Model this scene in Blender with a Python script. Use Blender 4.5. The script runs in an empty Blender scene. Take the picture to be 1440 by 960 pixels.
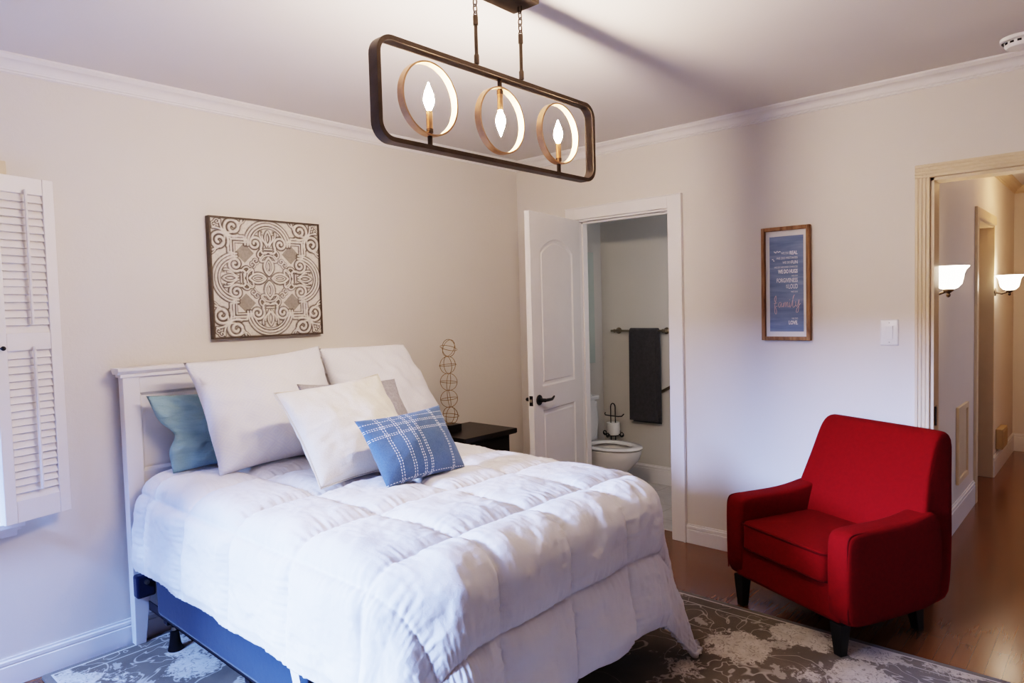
import bpy, bmesh, math, random
import numpy as np
from mathutils import Vector, Matrix, noise
random.seed(7)
PI = math.pi
SC = bpy.context.scene
COL = SC.collection

# ------------------------------------------------------------------ helpers
class MB:
    def __init__(self): self.bm = bmesh.new()
    def box(self, x0, x1, y0, y1, z0, z1, M=None):
        vs = [self.bm.verts.new((x, y, z)) for x in (x0, x1) for y in (y0, y1) for z in (z0, z1)]
        for f in ((0,1,3,2),(4,6,7,5),(0,4,5,1),(2,3,7,6),(0,2,6,4),(1,5,7,3)):
            self.bm.faces.new([vs[i] for i in f])
        if M is not None:
            for v in vs: v.co = M @ v.co
        return self
    def prism(self, pts, axis, a, b, M=None):
        """pts: 2D outline; axis 0 -> pts=(y,z), 1 -> (x,z), 2 -> (x,y)"""
        def P(p, t):
            return {0:(t,p[0],p[1]),1:(p[0],t,p[1]),2:(p[0],p[1],t)}[axis]
        A = [self.bm.verts.new(P(p,a)) for p in pts]; B = [self.bm.verts.new(P(p,b)) for p in pts]
        n = len(pts)
        for i in range(n): self.bm.faces.new((A[i],A[(i+1)%n],B[(i+1)%n],B[i]))
        self.bm.faces.new(A[::-1]); self.bm.faces.new(B)
        if M is not None:
            for v in A+B: v.co = M @ v.co
        return self
    def loft(self, rings, closed=True, cap0=True, cap1=True, M=None):
        R = [[self.bm.verts.new(p) for p in r] for r in rings]
        for a, b in zip(R[:-1], R[1:]):
            n = len(a)
            for i in range(n if closed else n-1):
                j = (i+1) % n
                try: self.bm.faces.new((a[i],a[j],b[j],b[i]))
                except ValueError: pass
        if closed and cap0: self.bm.faces.new(R[0][::-1])
        if closed and cap1: self.bm.faces.new(R[-1])
        if M is not None:
            for r in R:
                for v in r: v.co = M @ v.co
        return self
    def lathe(self, prof, n=32, M=None, caps=True):
        rings = [[(r*math.cos(2*PI*i/n), r*math.sin(2*PI*i/n), z) for i in range(n)] for r, z in prof]
        return self.loft(rings, True, caps, caps, M)
    def tube(self, pts, r, n=8, closed=False, flat=None):
        pts = [Vector(p) for p in pts]; m = len(pts); rings = []
        up = Vector((0,0,1)); prevu = None
        for i, p in enumerate(pts):
            if closed: t = pts[(i+1)%m]-pts[i-1]
            else: t = pts[min(i+1,m-1)]-pts[max(i-1,0)]
            t.normalize()
            if prevu is None:
                u = t.cross(up)
                if u.length < .01: u = t.cross(Vector((1,0,0)))
            else: u = prevu - t*prevu.dot(t)
            u.normalize(); prevu = u; w = t.cross(u)
            rr = r[i] if isinstance(r,(list,tuple)) else r
            rings.append([p+u*rr*math.cos(2*PI*k/n)+w*rr*math.sin(2*PI*k/n) for k in range(n)])
        if closed: rings.append(rings[0])
        if closed:
            R = [[self.bm.verts.new(q) for q in rg] for rg in rings[:-1]]; R.append(R[0])
            for a, b in zip(R[:-1], R[1:]):
                for k in range(n):
                    try: self.bm.faces.new((a[k],a[(k+1)%n],b[(k+1)%n],b[k]))
                    except ValueError: pass
        else: self.loft(rings)
        return self
    def strap(self, pts, half, axis_vec, th, closed=True):
        """flat strap following pts (closed): th thickness outwards in plane, half width along axis_vec"""
        pts = [Vector(p) for p in pts]; m = len(pts); ax = Vector(axis_vec).normalized(); rings=[]
        for i,p in enumerate(pts):
            t = (pts[(i+1)%m]-pts[i-1]).normalized(); nrm = t.cross(ax).normalized()
            rings.append([p+ax*half, p-ax*half, p-ax*half+nrm*th, p+ax*half+nrm*th])
        R = [[self.bm.verts.new(q) for q in rg] for rg in rings]
        for i in range(m):
            a,b = R[i],R[(i+1)%m]
            for k in range(4): self.bm.faces.new((a[k],a[(k+1)%4],b[(k+1)%4],b[k]))
        return self
    def sphere(self, c, r, n=16, sc=(1,1,1)):
        M = Matrix.Translation(c) @ Matrix.Diagonal((r*sc[0],r*sc[1],r*sc[2],1))
        bmesh.ops.create_uvsphere(self.bm, u_segments=n, v_segments=max(6,n//2), radius=1, matrix=M)
        return self
    def build(self, name, mat, parent=None, bevel=0, seg=2, smooth=True, angle=35, subd=0):
        me = bpy.data.meshes.new(name)
        bmesh.ops.recalc_face_normals(self.bm, faces=self.bm.faces[:])
        self.bm.to_mesh(me); self.bm.free()
        return link(name, me, mat, parent, bevel, seg, smooth, angle, subd)

def link(name, me, mat, parent=None, bevel=0, seg=2, smooth=True, angle=35, subd=0):
    if mat is not None: me.materials.append(mat)
    if smooth:
        for p in me.polygons: p.use_smooth = True
        if angle < 180: me.set_sharp_from_angle(angle=math.radians(angle))
    o = bpy.data.objects.new(name, me); COL.objects.link(o)
    if parent: o.parent = parent
    if bevel:
        b = o.modifiers.new('bevel','BEVEL'); b.width = bevel; b.segments = seg; b.limit_method='ANGLE'; b.angle_limit=math.radians(40)
        b.harden_normals = False
    if subd:
        s = o.modifiers.new('sub','SUBSURF'); s.levels = subd; s.render_levels = subd
    return o
def tag(o, label, cat, group=None):
    o['label'] = label; o['category'] = cat
    if group: o['group'] = group
    return o
def struct(o): o['kind'] = 'structure'; return o
def empty(name, loc=(0,0,0), rz=0):
    o = bpy.data.objects.new(name, None); COL.objects.link(o); o.location = loc; o.rotation_euler = (0,0,rz)
    o.empty_display_size = .1
    return o
def arc(cx, cz, r, a0, a1, n):
    return [(cx+r*math.cos(math.radians(a0+(a1-a0)*i/n)), cz+r*math.sin(math.radians(a0+(a1-a0)*i/n))) for i in range(n+1)]
def rrect(x0, x1, z0, z1, r, n=6):
    return arc(x1-r,z1-r,r,0,90,n)+arc(x0+r,z1-r,r,90,180,n)+arc(x0+r,z0+r,r,180,270,n)+arc(x1-r,z0+r,r,270,360,n)
def inset(pts, d):
    """inward offset of a CCW outline"""
    n=len(pts); out=[]
    for i in range(n):
        a=Vector(pts[i-1]); b=Vector(pts[i]); c=Vector(pts[(i+1)%n])
        t1=(b-a).normalized(); t2=(c-b).normalized()
        n1=Vector((-t1.y,t1.x)); n2=Vector((-t2.y,t2.x)); m=n1+n2
        if m.length<1e-6: m=n1
        m.normalize(); k=d/max(.35,m.dot(n1)); out.append((b.x+m.x*k,b.y+m.y*k))
    return out

# ------------------------------------------------------------------ materials
def rgb(r,g,b): # sRGB 0-255 -> linear
    f=lambda c:(c/255)/12.92 if c/255<=.04045 else ((c/255+.055)/1.055)**2.4
    return (f(r),f(g),f(b),1)
class NT:
    def __init__(s, name):
        s.m=bpy.data.materials.new(name); s.m.use_nodes=True; s.t=s.m.node_tree; s.b=s.t.nodes['Principled BSDF']
        s.tc=s.t.nodes.new('ShaderNodeTexCoord')
    def n(s, typ, **kw):
        nd=s.t.nodes.new('ShaderNode'+typ)
        for k,v in kw.items():
            if k in nd.inputs: nd.inputs[k].default_value=v
            else: setattr(nd,k,v)
        return nd
    def l(s,a,b): s.t.links.new(a,b)
    def noise(s, scale, detail=4, rough=.55, dist=0, vec=None):
        nd=s.n('TexNoise',Scale=scale,Detail=detail,Roughness=rough,Distortion=dist); s.l(vec or s.tc.outputs['Object'],nd.inputs['Vector']); return nd.outputs['Fac']
    def ramp(s, fac, stops, interp='LINEAR'):
        nd=s.n('ValToRGB'); e=nd.color_ramp; e.interpolation=interp
        while len(e.elements)<len(stops): e.elements.new(.5)
        for el,(p,c) in zip(e.elements,stops): el.position=p; el.color=c
        s.l(fac,nd.inputs['Fac']); return nd.outputs['Color']
    def mix(s, fac, a, b, mode='MIX'):
        nd=s.n('Mix',data_type='RGBA',blend_type=mode)
        for i,v in ((0,fac),(6,a),(7,b)):
            if hasattr(v,'is_linked'): s.l(v,nd.inputs[i])
            else: nd.inputs[i].default_value=v
        return nd.outputs[2]
    def math(s, op, a, b=0):
        nd=s.n('Math',operation=op)
        for i,v in ((0,a),(1,b)):
            if hasattr(v,'is_linked'): s.l(v,nd.inputs[i])
            else: nd.inputs[i].default_value=v
        return nd.outputs[0]
    def map(s, scale=(1,1,1), rot=(0,0,0), loc=(0,0,0)):
        nd=s.n('Mapping'); nd.inputs['Scale'].default_value=scale; nd.inputs['Rotation'].default_value=rot; nd.inputs['Location'].default_value=loc
        s.l(s.tc.outputs['Object'],nd.inputs['Vector']); return nd.outputs['Vector']
    def bump(s, h, strength=.2, dist=.002):
        nd=s.n('Bump',Strength=strength,Distance=dist); s.l(h,nd.inputs['Height']); s.l(nd.outputs['Normal'],s.b.inputs['Normal'])
    def base(s, c):
        if hasattr(c,'is_linked'): s.l(c,s.b.inputs['Base Color'])
        else: s.b.inputs['Base Color'].default_value=c
def mat(name, c, rough=.5, metal=0, var=.06, vscale=6, bscale=0, bstr=.2, bdist=.002, sheen=0, spec=.5, coat=0):
    s=NT(name)
    c2=tuple(max(0,x*(1-var)) for x in c[:3])+(1,); c1=tuple(min(1,x*(1+var)) for x in c[:3])+(1,)
    s.base(s.ramp(s.noise(vscale),[(.3,c2),(.7,c1)]))
    s.b.inputs['Roughness'].default_value=rough; s.b.inputs['Metallic'].default_value=metal
    s.b.inputs['Sheen Weight'].default_value=sheen; s.b.inputs['Specular IOR Level'].default_value=spec
    s.b.inputs['Coat Weight'].default_value=coat
    if bscale: s.bump(s.noise(bscale,5),bstr,bdist)
    return s.m
def fabric(name, c, weave=700, strength=.35, var=.12, sheen=.3, rough=.95, blot=9):
    s=NT(name)
    a=s.noise(blot,5); f=s.noise(weave,2)
    c2=tuple(max(0,x*(1-var)) for x in c[:3])+(1,); c1=tuple(min(1,x*(1+var)) for x in c[:3])+(1,)
    s.base(s.mix(.5,s.ramp(a,[(.3,c2),(.7,c1)]),s.ramp(f,[(.35,c2),(.65,c1)])))
    s.b.inputs['Roughness'].default_value=rough; s.b.inputs['Sheen Weight'].default_value=sheen; s.b.inputs['Specular IOR Level'].default_value=.15
    s.bump(s.math('ADD',f,s.math('MULTIPLY',s.noise(40,4),1.2)),strength,.0015)
    return s.m
def emit(name, c, strength):
    s=NT(name); s.b.inputs['Emission Color'].default_value=c; s.b.inputs['Emission Strength'].default_value=strength
    s.base(s.ramp(s.noise(3),[(.3,c),(.7,c)])); return s.m

WALLC=rgb(226,219,211)
def wall_mat(name, c, bs=.25):
    s=NT(name); s.base(s.ramp(s.noise(2.2,3),[(.3,tuple(x*.975 for x in c[:3])+(1,)),(.7,c)]))
    s.b.inputs['Roughness'].default_value=.62; s.b.inputs['Specular IOR Level'].default_value=.3
    a=s.noise(38,4,.6,.6); b=s.noise(150,2)
    s.bump(s.math('ADD',a,s.math('MULTIPLY',b,.25)),bs,.004); return s.m
M={}
M['wall']=wall_mat('warm white plaster',WALLC)
M['ceil']=wall_mat('ceiling plaster',rgb(222,217,213),.12)
M['hallwall']=wall_mat('hall cream plaster',rgb(230,220,209),.2)
M['bathwall']=wall_mat('bath grey plaster',rgb(214,210,203),.15)
M['trim']=mat('white trim paint',rgb(236,232,230),.35,var=.015)
M['cream']=mat('cream trim paint',rgb(220,200,170),.4,var=.03)
M['shutter']=mat('shutter paint',rgb(232,226,222),.4,var=.02)
M['door']=mat('door paint',rgb(228,224,220),.4,var=.02,bscale=60,bstr=.05)
M['bronze']=mat('dark bronze',rgb(92,78,64),.45,.55,.15,30,bscale=90,bstr=.1)
M['brass']=mat('brushed brass',rgb(202,160,122),.36,.65,.12,40,bscale=120,bstr=.06)
M['wire']=mat('aged gold wire',rgb(150,118,72),.4,.7,.25,60)
M['black']=mat('black metal',rgb(24,23,24),.4,.3,.1)
M['legs']=mat('black wood',rgb(18,15,14),.4,0,.2,20)
M['night']=mat('espresso wood',rgb(26,21,19),.35,0,.25,14,bscale=50,bstr=.06)
M['plastic']=mat('white plastic',rgb(240,238,236),.3,var=.01)
M['dark']=mat('dark gap',rgb(18,18,20),.7)
M['porc']=mat('porcelain',rgb(236,234,232),.12,var=.01,coat=.4)
M['nickel']=mat('brushed nickel',rgb(150,140,125),.3,.9,.06)
M['paper']=mat('toilet paper',rgb(240,238,234),.9,var=.02,bscale=120,bstr=.2)
M['navy']=fabric('navy ticking',rgb(20,32,56),500,.3)
M['boxspring']=fabric('blue box spring cloth',rgb(14,40,66),420,.4,.1)
M['steel']=mat('bed steel',rgb(34,34,40),.45,.5,.1)
M['teal']=fabric('teal linen',rgb(122,158,170),420,.5,.1)
def crinkle():
    s=NT('teal crinkled linen'); a=s.noise(1,5,.6,1.2,s.map((7,7,42))); f=s.noise(420,2)
    s.base(s.mix(.6,s.ramp(a,[(.3,rgb(138,170,180)),(.7,rgb(164,194,202))]),s.ramp(f,[(.3,rgb(146,178,186)),(.7,rgb(160,190,198))])))
    s.b.inputs['Roughness'].default_value=.95; s.b.inputs['Specular IOR Level'].default_value=.15; s.b.inputs['Sheen Weight'].default_value=.2
    s.bump(s.math('ADD',a,s.math('MULTIPLY',f,.15)),.8,.012); return s.m
M['teal']=crinkle()
M['heather']=fabric('heather knit',rgb(172,168,170),260,.8,.28,blot=70)
M['towel']=fabric('charcoal terry',rgb(74,73,76),330,.9,.25,blot=40)
M['red']=fabric('red weave',rgb(116,8,9),520,.45,.16,.0,.9,60)
M['redpipe']=fabric('red piping',rgb(84,6,8),520,.3,.1,.0)
M['tile']=mat('bath floor tile',rgb(196,192,188),.3,var=.1,vscale=3)
M['oat']=fabric('cream boucle',rgb(238,231,216),200,.9,.07)
M['oatpipe']=fabric('cream piping',rgb(222,212,192),400,.4,.1)

def white_cotton(name, herring=False):
    s=NT(name); s.base(s.ramp(s.noise(5),[(.3,rgb(232,230,231)),(.7,rgb(240,238,239))]))
    s.b.inputs['Roughness'].default_value=.8; s.b.inputs['Sheen Weight'].default_value=.25; s.b.inputs['Specular IOR Level'].default_value=.2
    w=s.noise(26,6,.6,1.2)
    if herring:
        uv=s.n('UVMap'); sep=s.n('SeparateXYZ'); s.l(uv.outputs[0],sep.inputs[0])
        u=s.math('MULTIPLY',sep.outputs[0],34); v=s.math('MULTIPLY',sep.outputs[1],34)
        d=s.math('MAXIMUM',s.math('PINGPONG',u,1.5),0); d=s.math('ADD',d,v); q=s.math('PINGPONG',d,.5)
        q2=s.math('PINGPONG',s.math('ADD',u,s.math('PINGPONG',v,3)),.5)
        # diamond weave: lighter threads on a slightly greyer ground
        g=s.math('MULTIPLY',s.math('PINGPONG',s.math('ADD',s.math('PINGPONG',u,2.5),s.math('PINGPONG',v,2.5)),.5),2)
        s.base(s.ramp(g,[(.25,rgb(244,242,243)),(.75,rgb(240,238,242))]))
        s.bump(s.math('ADD',s.math('MULTIPLY',g,.35),w),.3,.0016)
    else:
        s.bump(s.math('ADD',w,s.noise(70,4,.6,1.5)),.35,.003)
    return s.m
M['duvet']=white_cotton('white down cotton'); M['sham']=white_cotton('white woven sham',True)

def wood_floor():
    s=NT('oak strip floor'); v=s.map((1,1,1))
    br=s.n('TexBrick',offset=.37,offset_frequency=2,squash=1); s.l(v,br.inputs['Vector'])
    br.inputs['Scale'].default_value=1; br.inputs['Brick Width'].default_value=1.15; br.inputs['Row Height'].default_value=.057
    br.inputs['Mortar Size'].default_value=.0009; br.inputs['Mortar Smooth'].default_value=.1; br.inputs['Bias'].default_value=0
    br.inputs['Color1'].default_value=rgb(118,73,39); br.inputs['Color2'].default_value=rgb(108,66,35); br.inputs['Mortar'].default_value=rgb(92,56,29)
    g=s.noise(1,5,.55,.6,s.map((2.5,70,3)))
    s.base(s.mix(.35,br.outputs['Color'],s.ramp(g,[(.25,rgb(98,59,30)),(.75,rgb(120,75,41))]),'MIX'))
    s.b.inputs['Roughness'].default_value=.24
    s.b.inputs['Coat Weight'].default_value=.5; s.b.inputs['Coat Roughness'].default_value=.16
    return s.m
M['wood']=wood_floor()
def rug_mat():
    s=NT('floral rug')
    ground=s.ramp(s.noise(7,4),[(.3,rgb(98,88,73)),(.7,rgb(118,107,90))])
    warp=s.n('TexNoise',Scale=5.0,Detail=5,Roughness=.65); s.l(s.tc.outputs['Object'],warp.inputs['Vector'])
    vm=s.n('VectorMath',operation='MULTIPLY_ADD'); s.l(warp.outputs['Color'],vm.inputs[0]); vm.inputs[1].default_value=(.22,.22,0); s.l(s.tc.outputs['Object'],vm.inputs[2])
    warp2=s.n('TexNoise',Scale=34.0,Detail=4,Roughness=.7); s.l(s.tc.outputs['Object'],warp2.inputs['Vector'])
    vm2=s.n('VectorMath',operation='MULTIPLY_ADD'); s.l(warp2.outputs['Color'],vm2.inputs[0]); vm2.inputs[1].default_value=(.09,.09,0); s.l(vm.outputs[0],vm2.inputs[2])
    vo=s.n('TexVoronoi',Scale=3.3,Randomness=.75); s.l(vm2.outputs[0],vo.inputs['Vector'])
    fine=s.noise(26,5,.7,1.5); feather=s.math('MULTIPLY',s.math('SUBTRACT',fine,.5),.42)
    flower=s.ramp(s.math('ADD',vo.outputs['Distance'],feather),[(.40,(1,1,1,1)),(.44,(0,0,0,1))])
    vo3=s.n('TexVoronoi',Scale=8.0,Randomness=1); s.l(vm2.outputs[0],vo3.inputs['Vector'])
    bud=s.ramp(s.math('ADD',vo3.outputs['Distance'],feather),[(.22,(1,1,1,1)),(.26,(0,0,0,1))])
    veins=s.ramp(s.noise(24,3,.55,3.5),[(.36,(0,0,0,1)),(.46,(1,1,1,1))])
    cream=s.mix(veins,rgb(156,146,130),s.ramp(s.noise(18,4),[(.35,rgb(200,190,174)),(.65,rgb(218,209,196))]))
    # curling stems
    st=s.noise(5.5,2,.4,1.5); line=s.ramp(s.math('ABSOLUTE',s.math('SUBTRACT',st,.5)),[(.006,(1,1,1,1)),(.016,(0,0,0,1))])
    c=s.mix(line,ground,rgb(186,177,162))
    c=s.mix(s.math('MULTIPLY',bud,.85),c,rgb(190,182,168))
    c=s.mix(flower,c,cream)
    # border lines: object coordinates run over the real rug
    sep=s.n('SeparateXYZ'); s.l(s.tc.outputs['Object'],sep.inputs[0])
    ex=s.math('SUBTRACT',1.1725,s.math('ABSOLUTE',sep.outputs[0])); ey=s.math('SUBTRACT',1.6375,s.math('ABSOLUTE',sep.outputs[1]))
    e=s.math('MINIMUM',ex,ey)
    band=s.ramp(e,[(0,rgb(120,112,100)),(.022,rgb(120,112,100)),(.024,rgb(214,206,194)),(.034,rgb(214,206,194)),(.036,rgb(150,142,130))],'CONSTANT')
    inb=s.math('LESS_THAN',e,.036)
    line2=s.math('LESS_THAN',s.math('ABSOLUTE',s.math('SUBTRACT',e,.10)),.003)
    c=s.mix(line2,c,rgb(200,192,178)); c=s.mix(inb,c,band); s.base(c)
    s.b.inputs['Roughness'].default_value=.95; s.b.inputs['Sheen Weight'].default_value=.2; s.b.inputs['Specular IOR Level'].default_value=.1
    s.bump(s.math('ADD',s.noise(420,2),s.math('MULTIPLY',flower,.8)),.5,.003)
    return s.m
M['rug']=rug_mat()
def blue_pillow():
    s=NT('blue stitched cotton'); uv=s.n('UVMap'); sep=s.n('SeparateXYZ'); s.l(uv.outputs[0],sep.inputs[0]); u,v=sep.outputs[0],sep.outputs[1]
    base=s.mix(.5,s.ramp(s.noise(10),[(.3,rgb(78,100,132)),(.7,rgb(92,114,146))]),s.ramp(s.noise(260,2),[(.3,rgb(70,92,124)),(.7,rgb(104,124,152))]))
    def lines(coord, other, ps, dash):
        acc=None
        for p in ps:
            a=s.math('LESS_THAN',s.math('ABSOLUTE',s.math('SUBTRACT',coord,p)),.0044)
            acc=a if acc is None else s.math('MAXIMUM',acc,a)
        d=s.math('LESS_THAN',s.math('FRACT',s.math('MULTIPLY',other,dash)),.58)
        return s.math('MULTIPLY',acc,d)
    vert=lines(u,v,[.17,.195,.31,.335,.43,.452,.51,.53,.80,.82],26)
    hor=lines(v,u,[.655,.68,.79,.815,.90],40)
    edge=lines(v,u,[.03],30)
    c=s.mix(s.math('MAXIMUM',s.math('MAXIMUM',vert,hor),edge),base,rgb(226,230,238)); s.base(c)
    s.b.inputs['Roughness'].default_value=.92; s.b.inputs['Sheen Weight'].default_value=.2; s.b.inputs['Specular IOR Level'].default_value=.15
    s.bump(s.math('ADD',s.noise(500,2),s.noise(30,4)),.4,.002); return s.m
M['blue']=blue_pillow()

# ------------------------------------------------------------------ camera (24 mm, matched to the photograph)
cam=bpy.data.cameras.new('camera'); co=bpy.data.objects.new('camera',cam); COL.objects.link(co); SC.camera=co
cam.sensor_width=36; cam.lens=23.99; cam.clip_start=.05
yaw,pit,rol=[math.radians(a) for a in (42.1279,-2.7803,-1.5188)]
fw=Vector((math.cos(yaw)*math.cos(pit),math.sin(yaw)*math.cos(pit),math.sin(pit))); r=Vector((math.sin(yaw),-math.cos(yaw),0)); u=r.cross(fw)
r2=r*math.cos(rol)+u*math.sin(rol); u2=-r*math.sin(rol)+u*math.cos(rol)
mw=Matrix(((r2.x,u2.x,-fw.x),(r2.y,u2.y,-fw.y),(r2.z,u2.z,-fw.z))).to_4x4(); mw.translation=(-3.7471,-3.3033,1.4539); co.matrix_world=mw

# ------------------------------------------------------------------ room shell
H=2.50; XL=-4.55; YF=-5.2
def slab(name,boxes,m): 
    b=MB()
    for x in boxes: b.box(*x)
    return struct(b.build(name,m,smooth=False))
slab('floor',[(XL-.2,.11,YF-.2,.2,-.1,0),(.11,4.3,-3.75,-2.4,-.1,0),(1.8,3.4,-2.4,-1.55,-.1,0)],M['wood'])
slab('ceiling',[(XL-.2,.12,YF-.2,.2,H,H+.1)],M['ceil'])
WX0,WX1,WZ0,WZ1=-4.15,-3.145,.66,2.0      # window behind the shutters
slab('wall_back',[(XL-.15,WX0,0,.15,0,H),(WX1,.0,0,.15,0,H),(WX0,WX1,0,.15,0,WZ0),(WX0,WX1,0,.15,WZ1,H)],M['wall'])
DY0,DY1,DZ=-1.2256,-.525,2.035            # bathroom door opening
HY0,HY1,HZ=-3.40,-2.605,2.015             # hall opening
slab('wall_right',[(0,.11,DY1,.15,0,H),(0,.11,DY0,DY1,DZ,H),(0,.11,HY1,DY0,0,H),(0,.11,HY0,HY1,HZ,H),(0,.11,YF,HY0,0,H)],M['wall'])
VY0,VY1,VZ0,VZ1=-1.85,-.35,.80,2.05       # window in the left wall, out of frame
slab('wall_left',[(XL-.15,XL,YF-.15,VY0,0,H),(XL-.15,XL,VY1,0,0,H),(XL-.15,XL,VY0,VY1,0,VZ0),(XL-.15,XL,VY0,VY1,VZ1,H)],wall_mat('low-bounce tan plaster',rgb(172,158,142)))  # never in view; tan tone chosen to reduce bounce light on the bed foot
slab('wall_front',[(XL-.15,.11,YF-.15,YF,0,H)],wall_mat('low-bounce taupe plaster',rgb(122,108,92)))  # unseen wall, set back and darkened to cut fill light on the bed foot
# baseboards
def bb_prof(sgn,h=.1156):  # (offset,z) outline
    p=[(0,0),(.015,0),(.015,h-.034),(.011,h-.03),(.014,h-.024),(.014,h-.012),(.007,h-.008),(.007,h),(0,h)]
    return [(sgn*a,b) for a,b in p]
struct(MB().prism(bb_prof(-1),0,XL,0).build('baseboard_back',M['trim'],smooth=False))
b=MB(); b.prism(bb_prof(-1),1,HY1+.085,DY0-.095); b.prism(bb_prof(-1),1,DY1+.09,-.015); b.prism(bb_prof(-1),1,YF,HY0-.08)
struct(b.build('baseboard_right',M['trim'],smooth=False))
struct(MB().prism([(XL+a,z) for a,z in [(-p,q) for p,q in bb_prof(-1)]],1,YF,0).build('baseboard_left',M['trim'],smooth=False))
# crown moulding
cp=[(0,H),(.064,H),(.064,H-.008),(.056,H-.014),(.050,H-.020)]+[(.050-.032*math.sin(math.radians(t)),H-.020-.026*(1-math.cos(math.radians(t)))) for t in (20,40,60,80)]+[(.014,H-.048),(.014,H-.053),(.008,H-.056),(.008,H-.062),(0,H-.066)]
struct(MB().prism([(-a,z) for a,z in cp],0,XL,0).build('trim_1',M['trim'],angle=25))
struct(MB().prism([(-a,z) for a,z in cp],1,YF,0).build('trim_2',M['trim'],angle=25))
struct(MB().prism([(XL+a,z) for a,z in cp],1,YF,0).build('trim_6',M['trim'],angle=25))
# bathroom door casing + jamb
b=MB()
cw=.088
b.box(-.02,0,DY0-cw,DY0,0,DZ+.075).box(-.02,0,DY1,DY1+.075,0,DZ+.075).box(-.0205,0,DY0,DY1,DZ+.0,DZ+.0745)
b.box(-.028,0,DY0-cw-.006,DY0-cw+.006,0,DZ+.078)
b.box(-.026,0,DY0-cw,DY1+.075,DZ+.073,DZ+.08)
b.box(.0,.11,DY0-.001,DY0+.012,0,DZ).box(.0,.11,DY1-.012,DY1+.001,0,DZ).box(0,.11,DY0,DY1,DZ-.012,DZ+.001)
b.box(.045,.07,DY0+.012,DY0+.024,0,DZ-.012).box(.045,.07,DY1-.024,DY1-.012,0,DZ-.012).box(.045,.07,DY0+.012,DY1-.012,DZ-.024,DZ-.012)
struct(b.build('trim_3',M['trim'],bevel=.002,smooth=False))
# hall casing: fluted
b=MB()
def flute(w): # (across, out) outline
    pts=[(0,0)]; n=4; 
    for i in range(n):
        a=i*w/n; e=(i+1)*w/n
        pts+=[(a+.001,.014+.003*i*0),(a+.004,.0185),(e-.006,.0185),(e-.002,.014)]
    pts+=[(w,.014),(w,0)]; return pts
cwh=.064
fl=flute(cwh)
b.prism([(-o,HY1+t) for t,o in fl],2,0,HZ+cwh)
b.prism([(-o,HY0-t) for t,o in fl],2,0,HZ+cwh)
b.prism([(-o-.0015,HZ+t) for t,o in fl],1,HY0-cwh,HY1+cwh)
b.box(-.006,.11,HY1-.014,HY1+.001,0,HZ+.001).box(-.006,.11,HY0-.001,HY0+.014,0,HZ+.001).box(-.006,.11,HY0,HY1,HZ-.014,HZ+.001)
struct(b.build('trim_4',M['cream'],smooth=False))

# window behind shutters
w1=struct(MB().box(WX0-.09,WX0,-.02,0,WZ0-.0,WZ1+.085).box(WX1,WX1+.09,-.02,0,WZ0,WZ1+.085).box(WX0,WX1,-.02,0,WZ1,WZ1+.085).build('window_1',M['cream'],bevel=.003,smooth=False))
MB().prism([(-.075,.648),(-.075,.665),(.1,.665),(.1,.648)],0,WX0-.12,-3.075).prism([(-.055,.632),(-.062,.648),(0,.648),(0,.632)],0,WX0-.11,-3.085).prism([(-.03,.605),(-.045,.632),(0,.632),(0,.605)],0,WX0-.1,-3.095).build('window_sill',M['trim'],w1,smooth=False)
def sash(name,parent,ax,p,a0,a1,z0,z1,nu,nv):
    b=MB()
    def bx(s0,s1,t0,t1,d=.018):
        if ax==1: b.box(s0,s1,p-d,p+d,t0,t1)
        else: b.box(p-d,p+d,s0,s1,t0,t1)
    bx(a0,a0+.05,z0,z1);bx(a1-.05,a1,z0,z1);bx(a0,a1,z0,z0+.05);bx(a0,a1,z1-.05,z1)
    for i in range(1,nu): s=a0+(a1-a0)*i/nu; bx(s-.01,s+.01,z0,z1,.012)
    for i in range(1,nv): s=z0+(z1-z0)*i/nv; bx(a0,a1,s-.012,s+.012,.012)
    return b.build(name,M['trim'],parent,smooth=False)
def glass():
    s=NT('window glass'); t=s.t; tr=s.n('BsdfTransparent'); gl=s.n('BsdfGlossy'); gl.inputs['Roughness'].default_value=.02
    mx=s.n('MixShader'); mx.inputs[0].default_value=.05; s.l(tr.outputs[0],mx.inputs[1]); s.l(gl.outputs[0],mx.inputs[2])
    s.l(mx.outputs[0],t.nodes['Material Output'].inputs['Surface']); return s.m
M['glass']=glass()
sash('sash',w1,1,.08,WX0,WX1,WZ0,WZ1,2,2)
MB().box(WX0+.02,WX1-.02,.078,.082,WZ0+.02,WZ1-.02).build('pane',M['glass'],w1,smooth=False)
w2=struct(MB().box(XL,XL+.02,VY0-.09,VY0,VZ0-.09,VZ1+.09).box(XL,XL+.02,VY1,VY1+.09,VZ0-.09,VZ1+.09).box(XL,XL+.02,VY0,VY1,VZ1,VZ1+.09).box(XL,XL+.04,VY0,VY1,VZ0-.05,VZ0).build('window_2',M['trim'],smooth=False))
sash('sash',w2,0,XL-.08,VY0,VY1,VZ0,VZ1,3,2)
MB().box(XL-.082,XL-.078,VY0+.02,VY1-.02,VZ0+.02,VZ1-.02).build('pane',M['glass'],w2,smooth=False)

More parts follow.
